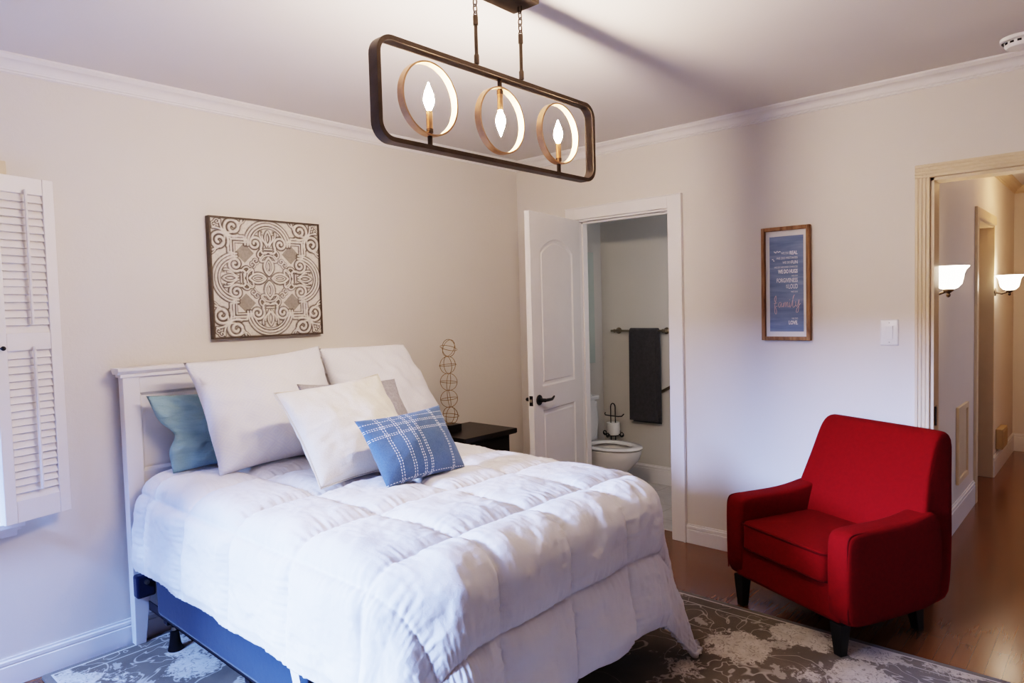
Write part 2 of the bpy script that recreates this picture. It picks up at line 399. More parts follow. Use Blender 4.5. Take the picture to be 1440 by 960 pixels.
# ---- bathroom shell
BX=1.09; BY1=.03; BY0=-1.75
slab('wall_bath_back',[(.11,BX+.1,BY1,BY1+.1,0,2.45)],M['bathwall'])
slab('wall_bath_right',[(BX,BX+.1,BY0,BY1,0,2.45)],M['bathwall'])
slab('wall_bath_front',[(.11,BX+.1,BY0-.1,BY0,0,2.45)],M['bathwall'])
slab('ceiling_bath',[(.11,BX+.1,BY0-.1,BY1+.1,2.45,2.5)],M['ceil'])
def tile_mat():
    s=NT('bath floor tile'); br=s.n('TexBrick',offset=0); s.l(s.map((1,1,1)),br.inputs['Vector'])
    for k,v in (('Scale',1),('Brick Width',.3),('Row Height',.3),('Mortar Size',.004)): br.inputs[k].default_value=v
    br.inputs['Color1'].default_value=rgb(190,186,184); br.inputs['Color2'].default_value=rgb(180,177,176); br.inputs['Mortar'].default_value=rgb(140,136,134)
    s.base(s.mix(.35,br.outputs['Color'],s.ramp(s.noise(6,6,.6,1),[(.35,rgb(160,156,154)),(.6,rgb(205,202,200))]))); s.b.inputs['Roughness'].default_value=.3; return s.m
slab('floor_bath',[(.11,BX,BY0,BY1,-.1,.004)],tile_mat())
b=MB(); b.prism([(BX+a*.8,z) for a,z in bb_prof(-1,.15)],1,BY0,BY1); b.prism([(BY1+a*.8,z) for a,z in bb_prof(-1,.15)],0,.11,BX)
struct(b.build('baseboard_bath',M['trim'],smooth=False))
# ---- hall shell
YH=-2.51; XE=4.08; HH=2.45; OX0,OX1,OZ=1.98,2.82,2.0
slab('wall_hall_left',[(.11,OX0,YH,YH+.1,0,HH),(OX1,XE+.1,YH,YH+.1,0,HH),(OX0,OX1,YH,YH+.1,OZ,HH)],M['hallwall'])
slab('wall_hall_end',[(XE,XE+.1,-3.75,YH,0,HH)],M['hallwall'])
slab('wall_hall_right',[(.11,1.15,-3.75,-3.65,0,HH),(2.15,XE+.1,-3.75,-3.65,0,HH),(1.15,2.15,-3.75,-3.65,2.05,HH)],M['hallwall'])
slab('ceiling_hall',[(.11,XE+.1,-3.75,YH+.1,HH,2.5)],M['ceil'])
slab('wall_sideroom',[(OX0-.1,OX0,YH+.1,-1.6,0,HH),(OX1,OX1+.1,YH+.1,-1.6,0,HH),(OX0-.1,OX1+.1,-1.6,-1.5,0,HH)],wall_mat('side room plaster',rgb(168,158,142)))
slab('ceiling_sideroom',[(OX0-.1,OX1+.1,YH+.1,-1.5,HH,2.5)],M['ceil'])
b=MB(); pr=[(YH+a*.9,z) for a,z in bb_prof(-1,.165)]
b.prism(pr,0,.11,OX0-.07); b.prism(pr,0,OX1+.005,XE); b.prism([(XE+a*.9,z) for a,z in bb_prof(-1,.165)],1,-3.6,YH)
struct(b.build('baseboard_hall',M['trim'],smooth=False))
cph=[(a,z-H+HH) for a,z in cp]
b=MB(); b.prism([(YH-a,z) for a,z in cph],0,.11,XE); b.prism([(XE-a,z) for a,z in cph],1,-3.65,YH)
struct(b.build('trim_5',M['cream'],angle=25))
b=MB(); b.box(OX0-.07,OX0,YH-.018,YH,0,OZ+.07).box(OX0,OX1,YH-.018,YH,OZ,OZ+.07)
b.box(OX0-.001,OX0+.012,YH,YH+.1,0,OZ).box(OX1-.012,OX1+.001,YH-.006,YH+.1,0,OZ).box(OX0,OX1,YH,YH+.1,OZ-.012,OZ)
struct(b.build('trim_7',M['cream'],bevel=.003,smooth=False))
# far door on the hall end wall (its casing shows at the right edge of the photo)
d2=struct(MB().box(XE-.012,XE,-3.42,-2.70,.006,1.98).build('door_2',M['cream'],smooth=False))
MB().box(XE-.025,XE,-2.70,-2.63,0,2.05).box(XE-.025,XE,-3.49,-3.42,0,2.05).box(XE-.026,XE,-3.42,-2.70,1.98,2.05).build('door_casing',M['cream'],d2,smooth=False)

# ------------------------------------------------------------------ bathroom door
DW,DH,DT=.672,2.012,.035
def door_face(outline, panels, y, sgn, b):
    """flat face with moulded recessed panels, local x along leaf, z up, y = face depth, sgn outward"""
    bm=b.bm
    def loop(pts,yy):
        vs=[bm.verts.new((p[0],yy,p[1])) for p in pts]
        es=[bm.edges.new((vs[i],vs[(i+1)%len(vs)])) for i in range(len(vs))]
        return vs,es
    ov,oe=loop(outline,y); E=list(oe)
    for pn in panels:
        steps=[(0,0),(.010,-.007),(.024,-.009),(.032,-.004),(.038,-.004)]
        prev=None
        for k,(ins,dep) in enumerate(steps):
            pts=inset(pn,ins) if ins else pn
            vs,es=loop(pts,y+sgn*dep)
            if k==0: E+=es
            else:
                for i in range(len(vs)): 
                    j=(i+1)%len(vs); bm.faces.new((prev[i],prev[j],vs[j],vs[i]))
            prev=vs
        bm.faces.new(prev)
    bmesh.ops.triangle_fill(bm,use_beauty=True,use_dissolve=False,edges=E)
    return ov
def arch(x0,x1,z0,z1,rise):
    cx=(x0+x1)/2; hw=(x1-x0)/2; pts=[(x0,z0),(x1,z0)]
    for i in range(0,15):
        t=-1+2*i/14; x=cx-t*hw; pts.append((x, z1-rise+rise*(math.cos(t*PI/2)**.8 if abs(t)<1 else 0)))
    return pts
b=MB(); out=[(0,0),(DW,0),(DW,DH),(0,DH)]
pan=[[(.115,.19),(DW-.115,.19),(DW-.115,.815),(.115,.815)],arch(.115,DW-.115,.96,1.865,.085)]
a1=door_face(out,pan,-DT/2,-1,b); a2=door_face(out,pan,DT/2,1,b)
for i in range(4): b.bm.faces.new((a1[i],a1[(i+1)%4],a2[(i+1)%4],a2[i]))
dr=struct(b.build('door_1',M['door'],angle=20))
ang=math.atan2(-.125,-.66); dr.location=(-.018,DY1-.02,.014); dr.rotation_euler=(0,0,ang)
# local +x runs from the hinge to the free edge; local -y/+y faces.  visible face is local +y
for s in (1,-1):
    h=MB(); yy=s*DT/2; hx,hz=DW-.06,.885
    Mx=Matrix.Translation((hx,yy,hz)) @ Matrix.Rotation(-s*PI/2,4,'X')
    h.lathe([(.0,0),(.030,0),(.032,.004),(.030,.010),(.013,.012),(.011,.04),(.0,.04)],24,Mx,caps=False)
    h.tube([(hx,yy+s*.045,hz),(hx-.03,yy+s*.05,hz),(hx-.075,yy+s*.05,hz-.002),(hx-.10,yy+s*.047,hz+.006),(hx-.115,yy+s*.045,hz+.012)],[.010,.010,.0085,.007,.005],10)
    h.sphere((hx,yy+s*.043,hz),.012,12)
    h.build('door_handle',M['black'],dr)
h=MB(); h.box(DW,DW+.0015,-.012,.012,.855,.915); h.build('latch_plate',M['black'],dr,smooth=False)
h=MB(); h.box(DW+.0015,DW+.008,-.006,.006,.878,.894); h.build('latch_bolt',M['nickel'],dr,smooth=False)
# hinge leaf left on the hall jamb
tag(MB().box(.02,.055,HY1-.0165,HY1-.0142,.84,.93).tube([(.016,HY1-.019,.84),(.016,HY1-.019,.93)],.005,8).build('hinge',M['bronze'],smooth=False),'dark metal hinge on the cream hallway door jamb','hinge')

# ------------------------------------------------------------------ folding shutter
sh=empty('folding_shutter',(-2.918,-.062,.675),math.radians(180+16.0))
tag(sh,'white louvred folding shutter swung open against the wall','shutter')
def shutter_leaf(W,yoff,parent,full=True):
    Hs=1.34; t=.014
    b=MB(); sw=.042
    b.box(0,sw,yoff-t,yoff+t,0,Hs).box(W-sw,W,yoff-t,yoff+t,0,Hs)
    b.box(sw,W-sw,yoff-t*.9,yoff+t*.9,0,.085).box(sw,W-sw,yoff-t*.9,yoff+t*.9,.665,.735).box(sw,W-sw,yoff-t*.9,yoff+t*.9,Hs-.065,Hs)
    fr=b.build('shutter_frame',M['shutter'],parent,bevel=.0025,smooth=False)
    for z0,z1 in ((.085,.665),(.735,Hs-.065)):
        l=MB(); n=round((z1-z0)/.0295)
        for i in range(n):
            z=z0+(i+.5)*(z1-z0)/n
            l.box(sw,W-sw,-.018,.018,-.0028,.0028,Matrix.Translation((0,yoff,z)) @ Matrix.Rotation(math.radians(-66),4,'X'))
        l.build('louvers',M['shutter'],parent,smooth=False)
        if full:
            MB().tube([(W*.46,yoff+.026,z0+.03),(W*.46,yoff+.026,z1+.015)],.0055,8).build('tilt_rod',M['shutter'],parent)
    return fr
shutter_leaf(.245,.0,sh)
shutter_leaf(.235,-.032,sh,False)
MB().tube([(.225,.014,.678),(.225,.024,.678)],.004,10).sphere((.225,.03,.678),.009,12).build('knob',M['black'],sh)

# ------------------------------------------------------------------ medallion wall tile art
def build_tile():
    def spiral(cx,cy,r0,a0,turns,n=40,sgn=1):
        return [(cx+r0*(1-.82*i/n)*math.cos(a0+sgn*turns*2*PI*i/n),cy+r0*(1-.82*i/n)*math.sin(a0+sgn*turns*2*PI*i/n)) for i in range(n+1)]
    def circ(cx,cy,r,a0,a1,n=40): return arc(cx,cy,r,a0,a1,n)
    def bez(*p,n=24):
        o=[]
        for i in range(n+1):
            t=i/n; q=[Vector(x) for x in p]
            while len(q)>1: q=[q[k].lerp(q[k+1],t) for k in range(len(q)-1)]
            o.append((q[0].x,q[0].y))
        return o
    # curves for the wedge 0<=x<=y (mirrored to all eight)
    C=[]
    def add(pts,w,k=1): C.append((pts,w,k))
    for r,w in ((.415,.016),(.365,.018),(.315,.012)):
        x=math.sqrt(max(0,r*r-.03**2)); add(circ(0,.57,r,90,0),w)
        e=.57+0; s=.36+(r-.31)*1.0
        add([(r,.57),(r+.0,.60-.0),(r+.02,s+.245),(s+.245,s+.245)],w)
    add(spiral(.235,.60,.125,math.radians(-150),1.6,50,-1),.020)
    add(bez((.13,.53),(.16,.42),(.06,.42),(.03,.45)),.018)
    add(bez((0,.82),(.07,.74),(.06,.64),(.0,.58)),.014)
    add(bez((0,.58),(.10,.66),(.16,.70),(.14,.80)),.014); add(bez((.02,.55),(.05,.62),(.10,.66),(.10,.74)),.012)
    add([(0,.505),(.07,.505)],.012); add([(0,.455),(.07,.455)],.012)
    add(bez((0,.06),(.11,.14),(.10,.28),(0,.36)),.018); add(bez((0,.10),(.05,.16),(.05,.25),(0,.30)),.010)
    add(bez((.10,.40),(.20,.34),(.16,.26),(.08,.30)),.014); add(bez((.12,.50),(.22,.44),(.20,.36),(.14,.36)),.014)
    add(bez((.0,.40),(.07,.40),(.12,.36),(.14,.30)),.012)
    add(spiral(.24,.30,.06,math.radians(200),1.1,24,1),.010)
    # corner scrolls
    add(spiral(.62,.86,.165,math.radians(-120),1.75,60,1),.022)
    add(bez((.46,.98),(.52,.80),(.66,.70),(.80,.80)),.016); add(bez((.70,.70),(.80,.78),(.84,.86),(.83,.96)),.014)
    add(spiral(.88,.935,.05,0,1.2,20,1),.009); add(bez((.40,.99),(.45,.92),(.47,.90),(.55,.97)),.010)
    add(bez((.66,.66),(.70,.76),(.76,.80),(.82,.82)),.012)
    N=360; g=np.linspace(-1,1,N); X,Y=np.meshgrid(g,g); ax,ay=np.abs(X),np.abs(Y); wx=np.minimum(ax,ay); wy=np.maximum(ax,ay)
    sel=np.stack([wx.ravel(),wy.ravel()],1)
    ridge=np.full(len(sel),9.)
    for pts,w,k in C:
        P=np.array(pts); A=P[:-1]; B=P[1:]; D=B-A; L=(D**2).sum(1)+1e-12
        best=np.full(len(sel),9.)
        lo=P.min(0)-.08; hi=P.max(0)+.08
        for flip in (0,1):
            S=sel[:,::-1] if flip else sel
            m=np.where((S[:,0]>lo[0])&(S[:,0]<hi[0])&(S[:,1]>lo[1])&(S[:,1]<hi[1]))[0]
            if len(m)==0: continue
            Q=S[m]; t=np.clip(((Q[:,None,:]-A)*D).sum(2)/L,0,1); d=np.sqrt((((A+t[...,None]*D)-Q[:,None,:])**2).sum(2)).min(1)
            best[m]=np.minimum(best[m],d)
        ridge=np.minimum(ridge,best/w)
    rx=ridge.reshape(N,N)
    # taupe filled fields
    fill=np.zeros((N,N)); 
    cres=(np.hypot(wx,wy-.57)<.285)&(wy>.60)&(wx>.09)&(np.hypot(wx-.16,wy-.60)>.19)
    diam=(np.abs(wx-.43)+np.abs(wy-.43)<.17); blob=((wx-.155)/.035)**2+((wy-.42)/.085)**2<1; blob2=((wx-.66)/.05)**2+((wy-.72)/.05)**2<1
    fill[cres|diam|blob|blob2]=1
    h=np.exp(-(rx/1.0)**2)*.006
    me=bpy.data.meshes.new('medallion_relief')
    verts=np.stack([X*.5,np.full_like(X,0)-h/.6,Y*.5],2).reshape(-1,3)
    idx=np.arange(N*N).reshape(N,N); f=np.stack([idx[:-1,:-1],idx[:-1,1:],idx[1:,1:],idx[1:,:-1]],2).reshape(-1,4)
    me.from_pydata(verts.tolist(),[],f.tolist())
    # colour: white ridge, brown worn outline, pale ground
    edge=np.exp(-((rx-1.62)/.72)**2); core=np.exp(-(rx/.80)**4)
    rs=np.random.RandomState(3); 
    def smooth(k):
        a=rs.rand(k,k); from_=np.linspace(0,k-1.001,N); i=from_.astype(int); fr=from_-i
        t=a[:,i]*(1-fr)+a[:,np.minimum(i+1,k-1)]*fr; return t[i]*(1-fr)[:,None]+t[np.minimum(i+1,k-1)]*fr[:,None]
    wear=.55*smooth(14)+.45*smooth(70)
    cr=np.array(rgb(232,226,218)[:3]); br=np.array(rgb(88,74,62)[:3]); gr=np.array(rgb(222,215,206)[:3]); tp=np.array(rgb(140,130,118)[:3])
    c=gr[None,None]*np.ones((N,N,1)); c=c+(tp-c)*fill[...,None]*(.75+.25*wear[...,None])
    c=c+(br-c)*np.clip(edge*(.62+.75*wear),0,1)[...,None]; c=c+(cr-c)*np.clip(core*(.75+.4*wear),0,1)[...,None]
    bd=np.maximum(np.abs(X),np.abs(Y)); c=c+(br-c)*(np.clip((bd-.972)/.02,0,1)*.8)[...,None]
    ca=me.color_attributes.new('tint','FLOAT_COLOR','POINT'); ca.data.foreach_set('color',np.concatenate([c,np.ones((N,N,1))],2).ravel().astype(np.float32))
    return me
s=NT('distressed embossed tin'); at=s.n('VertexColor',layer_name='tint'); s.base(s.mix(.32,at.outputs['Color'],s.ramp(s.noise(60,5),[(.35,rgb(150,138,124)),(.6,rgb(238,232,226))]),'MULTIPLY'))
s.b.inputs['Roughness'].default_value=.6; s.bump(s.noise(160,3),.1,.001); M['tin']=s.m
AX0,AX1,AZ0,AZ1=-2.2726,-1.6721,1.3418,1.9369
art=empty('medallion_wall_art',((AX0+AX1)/2,-.03,AZ0)); tag(art,'square embossed medallion wall panel in cream and taupe above headboard','wall art')
aw=(AX1-AX0)/2; ah=(AZ1-AZ0)/2
rel=link('medallion_relief',build_tile(),M['tin'],art,angle=180); rel.scale=(2*aw-.012,.6,2*ah-.012); rel.location=(0,-.001,ah)
t=.007
MB().box(-aw,aw,0,.028,0,2*ah).box(-aw,-aw+t,-.008,0,0,2*ah).box(aw-t,aw,-.008,0,0,2*ah).box(-aw+t,aw-t,-.008,0,0,t).box(-aw+t,aw-t,-.008,0,2*ah-t,2*ah).build('art_frame',mat('dark worn tin edge',rgb(84,72,62),.55,.3,.2,40),art,smooth=False)

# ------------------------------------------------------------------ framed family sign
def wood_frame_mat():
    s=NT('rustic frame wood'); s.base(s.ramp(s.noise(1,6,.6,.6,s.map((50,50,6))),[(.3,rgb(96,66,42)),(.55,rgb(150,112,78)),(.75,rgb(176,140,104))])); s.b.inputs['Roughness'].default_value=.7
    s.bump(s.noise(1,4,.6,.5,s.map((80,80,9))),.3,.002); return s.m
def plank_blue():
    s=NT('blue weathered planks'); n1=s.noise(1,5,.6,.4,s.map((4,8,40))); n2=s.noise(5,4)
    c=s.mix(n2,s.ramp(n1,[(.3,rgb(100,124,160)),(.6,rgb(136,160,194)),(.8,rgb(176,194,216))]),s.ramp(n1,[(.3,rgb(90,100,132)),(.7,rgb(120,128,160))])); s.base(c); s.b.inputs['Roughness'].default_value=.75; return s.m
PY0,PY1,PZ0,PZ1=-2.0587,-1.7995,1.2417,1.8532
sg=empty('framed_sign',(0,(PY0+PY1)/2,PZ0),-PI/2); tag(sg,'tall wood framed blue sign with white family words between the two doorways','sign')
# local x -> world -y (viewer's right), local y -> world x (into the wall)
sw,shh=(PY1-PY0)/2,PZ1-PZ0; ft=.02
MB().box(-sw,-sw+ft,-.028,-.001,0,shh).box(sw-ft,sw,-.028,-.001,0,shh).box(-sw+ft,sw-ft,-.028,-.001,0,ft).box(-sw+ft,sw-ft,-.028,-.001,shh-ft,shh).build('frame',wood_frame_mat(),sg,bevel=.003,smooth=False)
MB().box(-sw+ft,sw-ft,-.010,-.001,ft,shh-ft).build('mat_board',mat('white mat',rgb(230,228,226),.8,var=.02),sg,smooth=False)
MB().box(-sw+ft+.022,sw-ft-.018,-.0125,-.0102,ft+.028,shh-ft-.03).build('print',plank_blue(),sg,smooth=False)
M['ink']=mat('white ink',rgb(240,240,244),.7,var=.02); M['pink']=mat('rose ink',rgb(226,202,208),.6,var=.08)
def text(body,name,xr,z,size,m,parent,y,sx=1,bold=.0):
    cu=bpy.data.curves.new(name,'FONT'); cu.body=body; cu.size=size; cu.align_x='RIGHT'; cu.offset=bold; cu.resolution_u=3
    o=bpy.data.objects.new('tmp_text',cu); COL.objects.link(o); bpy.context.view_layer.update()
    me=bpy.data.meshes.new_from_object(o.evaluated_get(bpy.context.evaluated_depsgraph_get())); bpy.data.objects.remove(o)
    me.transform(Matrix.Translation((xr,y,z)) @ Matrix.Rotation(PI/2,4,'X') @ Matrix.Diagonal((sx,1,1,1)))
    return link(name,me,m,parent,smooth=False)
xr=sw-ft-.018-.029; yy=-.0132
def row(parts,yc,wpx):
    """parts: [(text,cap height px,bold)], right aligned; yc, wpx measured on the print (665 px tall, 230 px wide)"""
    objs=[];x=0;gap=5
    tot=0
    for body,cap,bold in parts:
        o=text(body,'lettering',0,0,cap/665*.5135/.72,M['ink'],sg,yy,1,bold); xs_=[v.co.x for v in o.data.vertices]; objs.append((o,min(xs_),max(xs_),cap)); tot+=max(xs_)-min(xs_)
    k=(wpx-gap*(len(parts)-1))/230*.179/tot; cur=xr; zc=.5615-(yc-140)/665*.5135
    for (o,a,b_,cap) in reversed(objs):
        h_=cap/665*.5135
        o.data.transform(Matrix.Diagonal((k,1,1,1))); o.data.transform(Matrix.Translation((cur-b_*k,0,zc-h_/2))); cur-=(b_-a)*k+gap/230*.179
row([('WE DO',17,0),('REAL',25,.0007)],258,112); row([('WE DO MISTAKES',16,0)],292,145); row([('WE DO',17,0),('FUN',24,.0003)],323,102)
row([('WE DO SECOND CHANCES',13,0)],355,160); row([('WE DO HUGS',27,.0010)],385,134); row([('WE DO',11,0)],418,42)
row([('FORGIVENESS',29,.0003)],447,143); row([('IS',26,0),('LOUD',33,.0002)],490,78); row([('WE DO',12,0)],528,46)
row([('WE DO',12,0)],714,42); row([('LOVE.',26,.0010)],742,62)
def smoothpath(p,n=6):
    o=[]; P=[Vector(p[0])]+[Vector(q) for q in p]+[Vector(p[-1])]
    for i in range(1,len(P)-2):
        for k in range(n):
            t=k/n; a,b_,c,d=P[i-1],P[i],P[i+1],P[i+2]
            o.append(.5*((2*b_)+(-a+c)*t+(2*a-5*b_+4*c-d)*t*t+(-a+3*b_-3*c+d)*t**3))
    o.append(P[-2]); return o
fam=[[(0.2,1.0),(.05,1.5),(.25,2.2),(.3,1.6),(.1,.4),(.1,-.9),(.3,-1.2),(.35,-.6),(.2,.1),(.5,.3)],
 [(1.05,.9),(.75,.9),(.65,.3),(.85,.05),(1.05,.8),(1.1,.1),(1.3,.3)],
 [(1.35,.9),(1.4,.05),(1.55,.9),(1.7,.8),(1.7,.05),(1.85,.9),(2.0,.8),(2.0,.05),(2.2,.3)],
 [(2.25,.95),(2.3,.0),(2.5,.4)],
 [(2.5,.4),(2.8,1.8),(2.95,2.3),(2.75,1.8),(2.7,.3),(2.85,0),(3.1,.4)],
 [(3.1,1.1),(3.15,.3),(3.35,.3),(3.6,1.4)],[(3.6,1.4),(3.55,.2),(3.45,-.8),(3.2,-.9),(3.3,-.2),(3.8,.7)]]
b=MB(); kx,kz=.0370,.0290
for st in fam: b.tube([(-.064+p.x*kx,yy,.178+p.y*kz) for p in smoothpath([(q[0],q[1],0) for q in st])],.0013,6)
b.tube([(-.064+.0*kx,yy,.178+.75*kz),(-.064+.45*kx,yy,.178+.9*kz)],.0014,6)
b.sphere((-.064+2.27*kx,yy,.178+1.4*kz),.002,8)
b.build('script_lettering',M['pink'],sg)
# blossom specks beside the first line
for x,z in ((-.060,.479),(-.053,.476),(-.046,.481),(-.038,.478),(-.031,.480),(-.070,.44),(-.064,.432)):
    MB().box(x-.004,x+.004,yy-.0004,yy+.0004,z-.002,z+.002,Matrix.Translation((x,0,z))@Matrix.Rotation(x*90,4,'Y')@Matrix.Translation((-x,0,-z))).build('blossom_mark',M['ink'],sg,smooth=False)

# ------------------------------------------------------------------ switch, outlet, smoke detector
sw_=empty('light_switch',(0,-2.429,1.2855),-PI/2); tag(sw_,'white rocker light switch plate beside cream hallway casing','light switch')
pl=MB(); pl.loft([[(x,-.0005,z) for x,z in rrect(-.041,.041,-.0645,.0645,.004,3)],[(x,-.004,z) for x,z in rrect(-.039,.039,-.062,.062,.004,3)],[(x,-.0065,z) for x,z in rrect(-.034,.034,-.057,.057,.003,3)]]).build('wall_plate',M['plastic'],sw_)
MB().prism([(-.0062,-.033),(-.009,-.033),(-.012,.033),(-.0062,.033)],0,-.0165,.0165).build('rocker',M['plastic'],sw_,bevel=.001,smooth=False)
for z in (-.048,.048): MB().lathe([(.003,0),(.003,.0012)],10,Matrix.Translation((0,-.0064,z))@Matrix.Rotation(PI/2,4,'X')).build('screw',mat('screw head',rgb(190,186,184),.4),sw_)
ot=empty('wall_outlet',(0,-1.945,.385),-PI/2); tag(ot,'white wall outlet low on wall just behind red armchair','outlet')
MB().loft([[(x,-.0005,z) for x,z in rrect(-.037,.037,-.06,.06,.004,3)],[(x,-.005,z) for x,z in rrect(-.034,.034,-.057,.057,.004,3)]]).build('wall_plate',M['plastic'],ot)
MB().box(-.012,.012,-.0068,-.0045,-.034,-.008).box(-.012,.012,-.0068,-.0045,.008,.034).build('socket',M['plastic'],ot,bevel=.002,smooth=False)
sd=empty('smoke_detector',(-.235,-2.965,2.5)); tag(sd,'round white smoke detector on the ceiling by crown moulding','smoke detector')
MB().lathe([(0,0),(.072,0),(.072,-.012),(.066,-.016)],36,caps=False).build('mounting_base',M['plastic'],sd)
MB().lathe([(.058,-.0155),(.058,-.028),(.05,-.040),(.03,-.045),(0,-.045)],36,caps=False).build('cover',M['plastic'],sd)
v=MB()
for i in range(14):
    a=2*PI*i/14; v.box(.0575,.0595,-.007,.007,-.027,-.019,Matrix.Rotation(a,4,'Z'))
v.build('vent_slots',M['dark'],sd,smooth=False)

# ------------------------------------------------------------------ linear chandelier
FX0,FX1,FZ0,FZ1,FY=-2.589,-1.545,1.915,2.230,-1.76; FC=(FX0+FX1)/2
ch=empty('linear_chandelier',(FC,FY,2.5)); tag(ch,'dark bronze rectangular chandelier with three brass rings and lit candle bulbs','chandelier')
def L(x,z): return (x-FC,0,z-2.5)
pts=[L(x,z) for x,z in rrect(FX0+.011,FX1-.011,FZ0+.011,FZ1-.011,.055,8)]
MB().strap(pts,.019,(0,1,0),.013).build('frame',M['bronze'],ch,angle=40)
MB().box(-.145,.145,-.058,.058,-.026,0).build('canopy',M['bronze'],ch,bevel=.003,smooth=False)
for rx in (-2.1725,-1.957):
    x=rx-FC
    MB().tube([(x,0,FZ1-2.5-.002),(x,0,-.13)],.0058,10).lathe([(.0085,0),(.0085,.025),(.0065,.03)],12,Matrix.Translation((x,0,FZ1-2.5))).lathe([(.0085,-.02),(.0085,.008),(.004,.012)],12,Matrix.Translation((x,0,-.13))).build('hanging_rod',M['bronze'],ch)
    z=-.026; k=0
    lk=MB()
    while z>-.118:
        q=[]
        for i in range(14):
            a=2*PI*i/14; px_=.0075*math.cos(a); pz=.014*math.sin(a)
            q.append((x+(px_ if k%2 else 0),(0 if k%2 else px_),z-.010+pz))
        lk.tube(q,.0022,6,closed=True); z-=.021; k+=1
    lk.build('chain',M['bronze'],ch)
M['bulb']=emit('glowing candle bulb',(1.0,.81,.66,1),960)
RR=.108
for rx,rz,up in ((-2.379,2.0765,1),(-2.068,2.0705,-1),(-1.762,2.0795,1)):
    x,z=rx-FC,rz-2.5
    MB().strap([(x+RR*math.cos(2*PI*i/64),0,z+RR*math.sin(2*PI*i/64)) for i in range(64)],.0125,(0,1,0),.005).build('ring',M['brass'],ch,angle=40)
    zb=(FZ0+.010 if up>0 else FZ1-.010)-2.5; zs=z-up*(RR-.022)
    MB().tube([(x,0,zb),(x,0,zs)],.0075,12).tube([(x,0,zs-up*.012),(x,0,zs)],.0105,12).build('stem',M['bronze'],ch)
    MB().tube([(x,0,zs),(x,0,zs+up*.052)],.0095,14).build('candle_sleeve',M['brass'],ch)
    z0=zs+up*.052; prof=[(.004,0),(.008,.006),(.0145,.022),(.0165,.034),(.013,.052),(.006,.070),(.001,.084)]
    rings=[[(x+r_*math.cos(2*PI*i/12),r_*math.sin(2*PI*i/12),z0+up*h_) for i in range(12)] for r_,h_ in prof]
    MB().loft(rings).build('bulb',M['bulb'],ch)

# ------------------------------------------------------------------ bed
BXL,BXR,BYH,BYF=-2.655,-1.285,-.10,-1.96
bed=empty('bed',((BXL+BXR)/2,-.06,.012)); bc=Vector(bed.location)
tag(bed,'white painted panel headboard bed on black steel frame','bed')
def B(b): # world-space builder -> parented
    for v in b.bm.verts: v.co-=bc
    return b
hb=B(MB().box(BXL+.0,BXR-.0,-.062,-.050,.50,1.20)).build('headboard',M['trim'],bed,smooth=False)
for x in (-2.70,-1.31):
    b=MB(); x1=x+.068
    xi=x+.022 if x<-2 else x; xo=x1 if x<-2 else x1-.022
    b.loft([[(x+.0,-.03,.012),(x+.044,-.03,.012),(x+.044,-.075,.012),(x+.0,-.075,.012)] if x<-2 else [(x1-.044,-.03,.012),(x1,-.03,.012),(x1,-.075,.012),(x1-.044,-.075,.012)],
            [(x,-.03,.23),(x1,-.03,.23),(x1,-.085,.23),(x,-.085,.23)],[(x,-.03,1.20),(x1,-.03,1.20),(x1,-.085,1.20),(x,-.085,1.20)]])
    B(b).build('post',M['trim'],hb,bevel=.003,smooth=False)
b=MB().box(-2.71,-1.232,-.09,-.028,1.198,1.212).prism([(-.088,1.212),(-.102,1.226),(-.102,1.24),(-.018,1.24),(-.018,1.226),(-.028,1.212)],0,-2.722,-1.22)
B(b).build('cap_rail',M['trim'],hb,bevel=.002,smooth=False)
b=MB().box(-2.632,-1.31,-.078,-.04,1.125,1.20).box(-2.632,-1.31,-.078,-.04,.70,.78)
B(b).build('cross_rail',M['trim'],hb,bevel=.003,smooth=False)
b=MB(); P0=[(-2.632,.78),(-1.31,.78),(-1.31,1.125),(-2.632,1.125)]
rings=[]
for ins,y in ((.0,-.078),(.012,-.064),(.022,-.066),(.03,-.066)): rings.append([(p[0],y,p[1]) for p in (inset(P0,ins) if ins else P0)])
b.loft(rings,True,False,True); B(b).build('raised_panel',M['trim'],hb,smooth=False)
# steel frame
b=MB(); 
for x,s in ((-2.648,1),(-1.292,-1)):
    b.box(min(x,x+s*.004),max(x,x+s*.004),-1.93,-.10,.165,.205).box(min(x,x+s*.035),max(x,x+s*.035),-1.93,-.10,.165,.169)
for y in (-.28,-1.0,-1.72): b.box(-2.648,-1.292,y-.018,y+.018,.150,.165)
fr=B(b).build('frame_rail',M['steel'],bed,smooth=False)
for x in (-2.60,-1.34):
    for y in (-.245,-1.72):
        b=MB(); b.lathe([(.030,0),(.031,.006),(.024,.03),(.018,.075),(.019,.082),(.011,.086),(.011,.138)],20,Matrix.Translation((x,y,.012)))
        lg=B(b).build('frame_leg',M['black'],bed)
        B(MB().lathe([(.0125,0),(.0125,.014)],16,Matrix.Translation((x,y,.100)))).build('collar',M['nickel'],lg)
for x,s in ((-1.24,-1),(-2.70,1)):
    b=MB().box(min(x-s*.004,x+s*.075),max(x-s*.004,x+s*.075),-.135,-.085,.235,.335)
    br=B(b).build('headboard_bracket',M['navy'],bed,bevel=.01,seg=3)
B(MB().tube([(-2.665,-.134,.305),(-2.665,-.148,.305)],.010,12).tube([(-2.665,-.146,.305),(-2.665,-.152,.305)],.006,12)).build('bolt',M['nickel'],br)
bs=tag(MB().prism(rrect(BXL+.002,BXR-.002,BYF+.035,BYH-.035,.10,8),2,.171,.405).build('box_spring',M['boxspring'],bevel=.02,seg=3),'blue cloth box spring under the white comforter','box spring')
MB().tube([(x,y,.40) for x,y in rrect(BXL,BXR,BYF+.033,BYH-.035,.10,8)],.006,6,closed=True).build('piping',M['navy'],bs)
